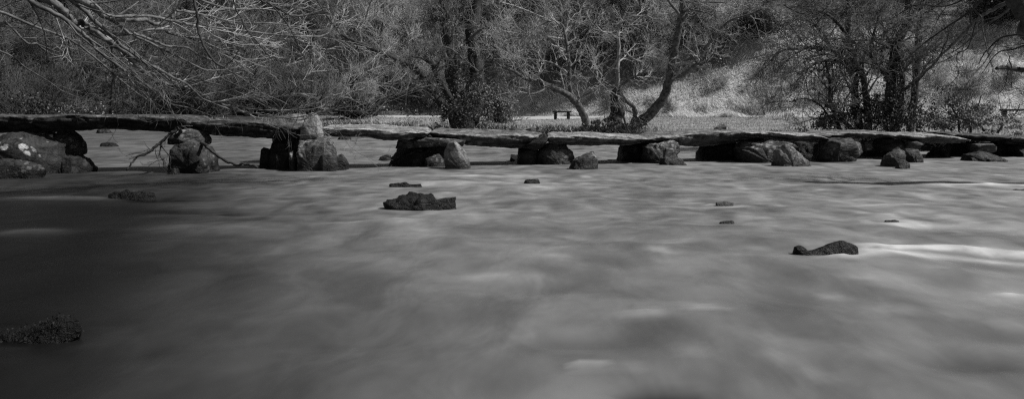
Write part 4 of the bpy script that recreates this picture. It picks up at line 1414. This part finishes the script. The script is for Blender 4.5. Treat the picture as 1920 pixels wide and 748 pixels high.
# evergreens and dark thickets, each a trunk with its own leaf clumps
def evergreen(name, px, Y, w, h, n, label, cat, material='evergreen', size=0.09, zoff=0.0):
    b = base_px(px, Y)
    o = empty(name, b)
    tag(o, label, cat)
    rng = random.Random(int(px))
    A, T = Tubes(), Tubes()
    for s in range(3 if cat == 'tree' else 6):
        a = rng.uniform(0, 6.28)
        d = Vector((math.cos(a) * 0.35, math.sin(a) * 0.35, 1))
        P = dict(P_B2, len=[w * 0.45, w * 0.25, 0.3, 0])
        grow([A, T, T, T], Vector((0, 0, -0.3)) + d * 0.1, d, h * 0.95, 0.07, 0, P, rng)
    link('stems', A.mesh('stems', M['bark_dark']), o)
    link('twigs', T.mesh('twigs', M['twig_dark']), o)
    k = 34
    cl = NR.normal(0, 1, (k, 3))
    cl /= np.linalg.norm(cl, axis=1)[:, None]
    cl *= NR.uniform(0.35, 1.0, k)[:, None]
    cl[:, 2] = np.abs(cl[:, 2]) * 1.0
    C = cl * np.array([w / 2, w / 2.2, h * 0.9]) + np.array([0, 0, 0.15 * h])
    pick = C[NR.randint(0, k, n)] + NR.normal(0, 1, (n, 3)) * np.array([w * 0.10, w * 0.10, h * 0.10])
    pick[:, 2] = np.abs(pick[:, 2])
    V, Fq = leaf_quads(pick, size, NR, 0.2)
    link('leaves', np_mesh('leaves', V, [Fq], M[material], False), o)
    return o


evergreen('evergreen_bush', 1885, 54.5, 6.0, 4.2, 12000, 'big dark evergreen bush at upper right above the second bench', 'bush')
evergreen('evergreen_bush', 1410, 56.0, 3.4, 1.9, 6000, 'dark low bush in the hollow of the grassy slope', 'bush')
evergreen('evergreen_bush', 40, 47.5, 4.6, 2.6, 10000, 'dark shaded bush at the far left above the first slab', 'bush')
evergreen('evergreen_bush', 165, 49.5, 3.0, 2.2, 4500, 'bush with glinting pale leaves above the longest dark slab', 'bush', 'bramble', 0.07)
evergreen('evergreen_bush', 935, 42.5, 2.4, 2.0, 5000, 'rounded grey-leaved bush just right of the ivy-clad tree', 'bush', 'bramble', 0.05)
evergreen('evergreen_bush', 670, 47.0, 2.6, 1.1, 4000, 'low dark bush on the bank left of the pale path', 'bush')
evergreen('evergreen_bush', 1120, 60.5, 5.0, 3.0, 9000, 'leafy undergrowth bush on the hill above the pollard trunk', 'bush', 'bramble', 0.06)
evergreen('evergreen_bush', 1215, 60.5, 4.0, 2.4, 6000, 'leafy undergrowth bush on the hill above the curved tree', 'bush', 'bramble', 0.06)

# rush tuft behind the slab with the small stone
X = NR.normal(0, 0.16, 420)
Y = NR.normal(0, 0.12, 420)
c = base_px(1336, 27.6)
V, q, t = blades(X + c.x, Y + c.y, NR.uniform(0.25, 0.55, 420), np.full(420, 0.014), NR.uniform(0.0, 0.5, 420), np.arctan2(Y, X), NR)
V = V - np.array(c)
tag(link('rush_tuft', np_mesh('rush_tuft', V, [q, t], M['rush'], False), None, c), 'spiky rush tuft behind the slab with the small loose stone', 'rush tuft')


# ------------------------------------------------------------------ the overhanging tree at the left
def hero2(name, base, label, parts, twig, P, seed):
    o = empty(name, base)
    tag(o, label, 'tree')
    rng = random.Random(seed)
    for pname, mname, lines in parts:
        A, T = Tubes(), Tubes()
        for (px, Y0, Y1, r0, r1, tw) in lines:
            pts, rad = line_px(px, Y0, Y1, r0 * 0.8, r1 * 0.9, rng, 5, 0.25)
            pts = [q - base for q in pts]
            A.tube(pts, rad, 9)
            if tw:
                L = sum((pts[i + 1] - pts[i]).length for i in range(len(pts) - 1))
                c_ = max(2, int(tw * L))
                spawn([T] * 4 if c_ > 7 else [A] * 4, pts, rad, L, 0, P, rng, count=c_, t0=0.12)
        ob = link(pname, A.mesh(pname, M[mname]), o)
        if T.n:
            link('twigs', T.mesh('twigs', M[twig]), ob)
    return o


P_OV = dict(levels=4, seg=[0.25, 0.2, 0.12, 0.1], wob=[0.12, 0.13, 0.17, 0.2], up=[0.02, 0.025, 0.035, 0.03], taper=[0.6, 0.8, 0.8, 0.7],
            sides=[8, 5, 4, 3], n=[8, 5, 4, 0], t0=[0.15, 0.2, 0.15, 0], rr=[0.5, 0.55, 0.6, 0], rmax=[0.014, 0.007, 0.004, 0.003],
            ang=[(18, 60), (20, 60), (20, 60), (0, 0)], len=[1.3, 0.55, 0.28, 0], rmin=0.0022)
bo = Vector((-10.6, 9.6, Hf(-10.6, 9.6)))
tr = [bo - UP * 0.4, bo + Vector((0.25, 0.1, 1.2)), bo + Vector((0.9, 0.3, 2.6)), bo + Vector((1.7, 0.6, 3.7))]
LB = [
    ([(-240, -190), (-60, -90), (60, -15), (117, 18), (135, 40), (163, 49), (190, 70), (221, 89), (245, 112), (271, 135), (295, 154), (329, 160), (369, 172), (403, 190), (437, 203), (470, 214)], 10.2, 13.6, 0.085, 0.022, 1.7),
    ([(-150, -150), (40, -70), (130, -12), (172, 12), (197, 31), (240, 38), (271, 37), (301, 46), (341, 23), (363, 24), (406, 20), (430, 16)], 10.2, 13.0, 0.085, 0.012, 1.4),
    ([(-240, -140), (-60, -60), (52, 0), (101, 25), (154, 62), (185, 95), (221, 123), (240, 135), (265, 154), (295, 172), (317, 194), (357, 203)], 9.8, 12.4, 0.05, 0.010, 1.6),
    ([(163, 49), (205, 78), (252, 108), (286, 126), (317, 148), (332, 162)], 11.0, 12.6, 0.045, 0.03, 1.5),
    ([(163, 49), (220, 66), (298, 55), (323, 65), (375, 72), (412, 78), (480, 85), (526, 89), (560, 101), (627, 105)], 11.2, 14.0, 0.035, 0.007, 3.0),
    ([(205, 33), (270, 30), (326, 40), (369, 49), (424, 54), (480, 61), (557, 69), (609, 66), (627, 46), (640, 40)], 11.0, 14.0, 0.032, 0.007, 3.0),
    ([(250, 62), (295, 81), (320, 88), (347, 89), (375, 105), (394, 112), (418, 126), (455, 148), (480, 166), (498, 178), (523, 188), (541, 197)], 11.5, 14.0, 0.026, 0.008, 2.2),
    ([(-190, 60), (-60, 45), (0, 45), (15, 46), (49, 80), (68, 82), (80, 92), (111, 106), (172, 118), (210, 110)], 10.5, 12.0, 0.03, 0.006, 2.0),
    ([(-120, 30), (-40, 75), (25, 108), (46, 126), (92, 154), (117, 171), (148, 183)], 10.5, 12.5, 0.022, 0.006, 2.0),
    ([(420, 198), (500, 207), (560, 205), (612, 185), (646, 163), (664, 150), (660, 138)], 13.2, 13.6, 0.014, 0.005, 4.0),
    ([(458, 210), (540, 222), (600, 210), (646, 202), (677, 197), (707, 188), (722, 178)], 13.4, 13.8, 0.016, 0.005, 3.0),
    ([(500, 214), (560, 226), (600, 214), (670, 224), (700, 214), (722, 192), (742, 167), (772, 144)], 13.5, 14.0, 0.012, 0.004, 2.6),
    ([(90, -60), (160, -5), (230, 55), (280, 80), (340, 110), (390, 132), (440, 128), (480, 118)], 10.8, 13.0, 0.035, 0.008, 1.8),
    ([(20, -100), (110, -20), (190, 50), (240, 96), (310, 138), (350, 158), (380, 185), (430, 205)], 10.3, 12.8, 0.045, 0.012, 1.6),
    ([(-120, -20), (-10, 20), (80, 55), (140, 80), (200, 128), (250, 170), (290, 196)], 10.0, 11.8, 0.03, 0.007, 1.8),
    ([(250, -60), (330, -20), (420, 15), (500, 18), (560, 30), (620, 14)], 11.0, 14.5, 0.03, 0.006, 2.2),
    ([(330, 20), (390, 30), (440, 42), (520, 45), (580, 58), (650, 50), (700, 62)], 11.5, 14.5, 0.02, 0.005, 2.2),
    ([(440, 203), (480, 214), (510, 228), (540, 246), (565, 256)], 13.4, 13.0, 0.008, 0.003, 0.4),
    ([(310, 148), (380, 152), (440, 170), (500, 200), (530, 210)], 12.6, 13.6, 0.016, 0.005, 2.2),
]
hero2('overhanging_tree', bo, 'big bare tree reaching over the bridge from the left with sunlit sweeping branches',
      [('branch', 'bark_over' if i in (0, 1, 3, 4, 5, 9, 10, 11) else 'bark', [b_]) for i, b_ in enumerate(LB)], 'twig_over', P_OV, 3)
ov = COL.objects['overhanging_tree']
T = Tubes()
T.tube([q - bo for q in smooth_line(tr, 5)], [0.55 - 0.02 * i for i in range(16)], 14)
top = tr[-1] - bo
rng = random.Random(4)
for b_ in LB[:3] + [LB[7], LB[8], LB[12], LB[13], LB[14], LB[15]]:
    e = pw(b_[0][0][0], b_[0][0][1], b_[1]) - bo
    r_ = b_[3] * 1.4
    md = top.lerp(e, 0.5) + Vector((0, 0, 0.25))
    T.tube(smooth_line([top - Vector((0.3, 0.1, 0.5)), md, e], 5), [r_ * (2.0 - 0.09 * i) for i in range(11)], 9)
link('trunk', T.mesh('trunk', M['bark']), ov)

# second tree whose thin dark twigs hang close to the lens
bn = Vector((-6.4, 2.6, Hf(-6.4, 2.6)))
LN = [
    ([(340, -260), (356, -80), (364, -5), (369, 31), (372, 58), (381, 83), (394, 106), (407, 120), (420, 127)], 4.4, 4.4, 0.011, 0.006, 0),
    ([(420, 127), (440, 108), (449, 89)], 4.4, 4.3, 0.003, 0.002, 0),
    ([(430, -200), (470, -20), (486, 0), (505, 8), (535, 25), (554, 32), (578, 29), (615, 23)], 7.0, 7.4, 0.014, 0.005, 0.6),
    ([(500, 4), (511, 12), (532, 37), (548, 61), (560, 89), (569, 107)], 7.0, 7.2, 0.009, 0.004, 0.8),
    ([(400, -160), (437, 0), (452, 34), (461, 55), (480, 77), (505, 107), (526, 132), (535, 166)], 7.5, 7.8, 0.009, 0.004, 0.8),
    ([(370, -120), (338, 3), (305, 40), (280, 65), (258, 86)], 7.5, 7.2, 0.009, 0.004, 0.8),
    ([(560, -120), (590, -10), (620, 40), (650, 80), (690, 110)], 9.0, 9.5, 0.009, 0.004, 1.2),
]
P_NR = dict(P_OV, n=[3, 2, 2, 0], len=[0.7, 0.35, 0.2, 0])
hero2('hanging_tree', bn, 'tree near the camera with thin dark blurred twigs hanging down at upper left',
      [('branch', 'bark_dark', [b_]) for b_ in LN], 'twig_dark', P_NR, 8)
hn = COL.objects['hanging_tree']
T = Tubes()
tp = Vector((0.9, 0.6, 3.6))
T.tube(smooth_line([Vector((0, 0, -0.4)), Vector((0.2, 0.1, 1.8)), tp], 6), [0.24 - 0.008 * i for i in range(13)], 12)
for b_ in LN:
    if b_[0][0][1] > 0:
        continue
    e = pw(b_[0][0][0], b_[0][0][1], b_[1]) - bn
    T.tube(smooth_line([tp - Vector((0, 0, 0.3)), tp.lerp(e, 0.5) + Vector((0, 0, 0.3)), e], 6), [0.06 - (0.06 - b_[3]) * (i / 12) for i in range(13)], 8)
link('trunk', T.mesh('trunk', M['bark_dark']), hn)

# the tree at the right edge
br = Vector((pw(1990, 300, 13.2).x, 13.2, -0.5))
hero2('right_edge_tree', br, 'dark leaning tree at the right edge with long slanting branches and a broken limb', [
    ('trunk', 'bark_dark', [([(2060, 480), (2010, 260), (1960, 110), (1922, 35), (1900, -15), (1888, -60)], 13.2, 13.2, 0.26, 0.13, 0)]),
    ('branch', 'bark', [([(1930, -30), (1905, -5), (1875, 12), (1850, 25), (1825, 45), (1790, 80), (1760, 108), (1735, 124), (1700, 133)], 13.2, 14.5, 0.055, 0.010, 1.4)]),
    ('branch', 'bark_dark', [([(1880, -50), (1845, -5), (1815, 25), (1770, 55), (1735, 80), (1712, 100)], 13.2, 14.2, 0.035, 0.007, 1.6)]),
    ('branch', 'bark_dark', [([(1830, 42), (1815, 90), (1796, 100), (1794, 118), (1797, 138), (1788, 152), (1765, 172)], 13.6, 13.9, 0.012, 0.005, 1.6)]),
    ('branch', 'bark_dark', [([(1840, 34), (1826, 18), (1820, 26), (1822, 48)], 13.5, 13.6, 0.02, 0.01, 1)]),
    ('broken_limb', 'bark_dark', [([(2000, 150), (1940, 136), (1905, 129), (1885, 127), (1868, 128)], 13.2, 13.0, 0.07, 0.030, 0)]),
    ('branch', 'bark_dark', [([(1898, 128), (1892, 112), (1894, 104)], 13.0, 13.0, 0.014, 0.008, 0)]),
    ('branch', 'bark_dark', [([(1890, 130), (1887, 150), (1882, 166), (1870, 178)], 13.0, 13.0, 0.010, 0.004, 1)]),
    ('branch', 'bark_dark', [([(2010, -20), (1960, 20), (1915, 62), (1880, 70), (1850, 95), (1835, 120)], 13.3, 14.0, 0.04, 0.007, 2.2)]),
    ('branch', 'bark_dark', [([(1960, -80), (1900, -30), (1830, -8), (1770, 12), (1720, 10), (1680, 30)], 13.2, 14.2, 0.035, 0.006, 2.2)]),
    ('branch', 'bark_dark', [([(2020, 40), (1950, 70), (1905, 92), (1870, 100), (1840, 140)], 13.2, 13.8, 0.03, 0.006, 2.2)]),
    ('branch', 'bark', [([(1950, -60), (1900, 10), (1840, 55), (1800, 90), (1770, 105)], 13.4, 14.6, 0.03, 0.007, 1.6)]),
], 'twig', P_OV, 6)

# driftwood caught on the second pier
bd = pw(360, 290, 15.0)
bd.z = 0
o = empty('driftwood_branch', bd)
tag(o, 'bare broken branch snagged across the second pier from the left', 'driftwood')
rng = random.Random(12)
A, T = Tubes(), Tubes()
for px, y0, y1, r0, r1, tw in [([(335, 240), (325, 248), (310, 258), (298, 270), (285, 280), (272, 288), (255, 296), (246, 306), (237, 320)], 15.1, 14.7, 0.04, 0.014, 1.6),
                               ([(318, 250), (303, 268), (300, 290), (307, 305), (306, 318)], 15.0, 14.8, 0.02, 0.008, 5),
                               ([(300, 270), (312, 285), (320, 298), (315, 312)], 14.95, 14.85, 0.014, 0.006, 6),
                               ([(272, 288), (255, 287), (236, 293)], 14.8, 14.75, 0.008, 0.004, 2),
                               ([(308, 298), (290, 304), (278, 312)], 14.85, 14.8, 0.008, 0.004, 5),
                               ([(385, 272), (398, 284), (412, 295), (428, 304), (442, 310), (455, 308), (470, 309), (482, 312)], 15.2, 15.0, 0.03, 0.022, 0.6),
                               ([(290, 276), (293, 292), (296, 300)], 14.9, 14.85, 0.008, 0.004, 4)]:
    pts, rad = line_px(px, y0, y1, r0, r1, rng, 4, 0.4)
    pts = [q - bd for q in pts]
    A.tube(pts, rad, 7)
    L = sum((pts[i + 1] - pts[i]).length for i in range(len(pts) - 1))
    spawn([T, T, T, T], pts, rad, L, 0, dict(P_OV, n=[3, 2, 2, 0], len=[0.26, 0.14, 0.08, 0]), rng, count=int(tw * L) + 1, t0=0.2)
# the bark piece that runs hidden through the pier joins both ends
pts = [pw(335, 240, 15.1) - bd, pw(345, 252, 16.1) - bd, pw(372, 266, 16.1) - bd, pw(386, 272, 15.3) - bd]
A.tube(smooth_line(pts, 4), [0.035] * 13, 7)
link('stem', A.mesh('stem', M['bark_dark']), o)
link('twigs', T.mesh('twigs', M['twig_dark']), o)


# ------------------------------------------------------------------ benches
def box_arr(c, s, jit=0.0):
    V = []
    for x in (-1, 1):
        for y in (-1, 1):
            for z in (-1, 1):
                V.append((c[0] + x * s[0] / 2, c[1] + y * s[1] / 2, c[2] + z * s[2] / 2))
    Fq = np.array([(0, 1, 3, 2), (4, 6, 7, 5), (0, 4, 5, 1), (2, 3, 7, 6), (0, 2, 6, 4), (1, 5, 7, 3)])
    return np.array(V), Fq


def bevel_box(name, c, s, material, parent):
    V, Fq = box_arr(c, s)
    me = np_mesh(name, V, [Fq], material, False)
    ob = link(name, me, parent)
    bv = ob.modifiers.new('bevel', 'BEVEL')
    bv.width = 0.015
    bv.segments = 2
    return ob


def bench(px, py, w, label, rz):
    Yb_ = 48.0 if px < 1500 else 42.5
    b = base_px(px, Yb_)
    o = empty('plank_bench', b, rz)
    tag(o, label, 'bench', 'plank benches on the far bank')
    bevel_box('seat', (0, 0, 0.47), (w, 0.40, 0.10), M['bench_wood'], o)
    for s in (-1, 1):
        bevel_box('leg', (s * (w / 2 - 0.16), 0, 0.165), (0.15, 0.28, 0.508), M['bench_wood'], o)
    return o


bench(1053, 230, 1.1, 'small plank bench on the grass beyond the leaning tree', 0.1)
bench(1909, 221, 2.2, 'plank bench at the right edge beyond the leafy shrub', 0.05)

# ------------------------------------------------------------------ light
SUN = Vector((0.63, -0.04, 0.75)).normalized()
elev = math.asin(SUN.z)
sd = bpy.data.lights.new('sun', 'SUN')
sd.energy = 5.0
sd.angle = math.radians(1.4)
sd.color = (1.0, 0.995, 0.985)
so = bpy.data.objects.new('sun', sd)
COL.objects.link(so)
so.location = (30, 20, 40)
so.rotation_euler = SUN.to_track_quat('Z', 'Y').to_euler()

w = bpy.data.worlds.new('World')
scene.world = w
w.use_nodes = True
nt = w.node_tree
bg = nt.nodes['Background']
sky = nt.nodes.new('ShaderNodeTexSky')
sky.sky_type = 'NISHITA'
sky.sun_disc = False
sky.sun_elevation = elev
sky.sun_rotation = math.atan2(SUN.x, SUN.y)
bw = nt.nodes.new('ShaderNodeRGBToBW')      # the photograph is black and white
nt.links.new(sky.outputs[0], bw.inputs[0])
nt.links.new(bw.outputs[0], bg.inputs['Color'])
bg.inputs['Strength'].default_value = 0.055

scene.view_settings.view_transform = 'Standard'
scene.view_settings.look = 'None'
scene.view_settings.exposure = 0
scene.view_settings.gamma = 1
scene.render.engine = 'CYCLES'
scene.cycles.max_bounces = 5
scene.cycles.diffuse_bounces = 3
scene.cycles.glossy_bounces = 2
scene.cycles.use_denoising = False
scene.cycles.sample_clamp_indirect = 1.5
scene.cycles.sample_clamp_direct = 3.0
scene.cycles.blur_glossy = 1.0
scene.cycles.pixel_filter_type = 'BLACKMAN_HARRIS'
scene.cycles.filter_width = 1.3
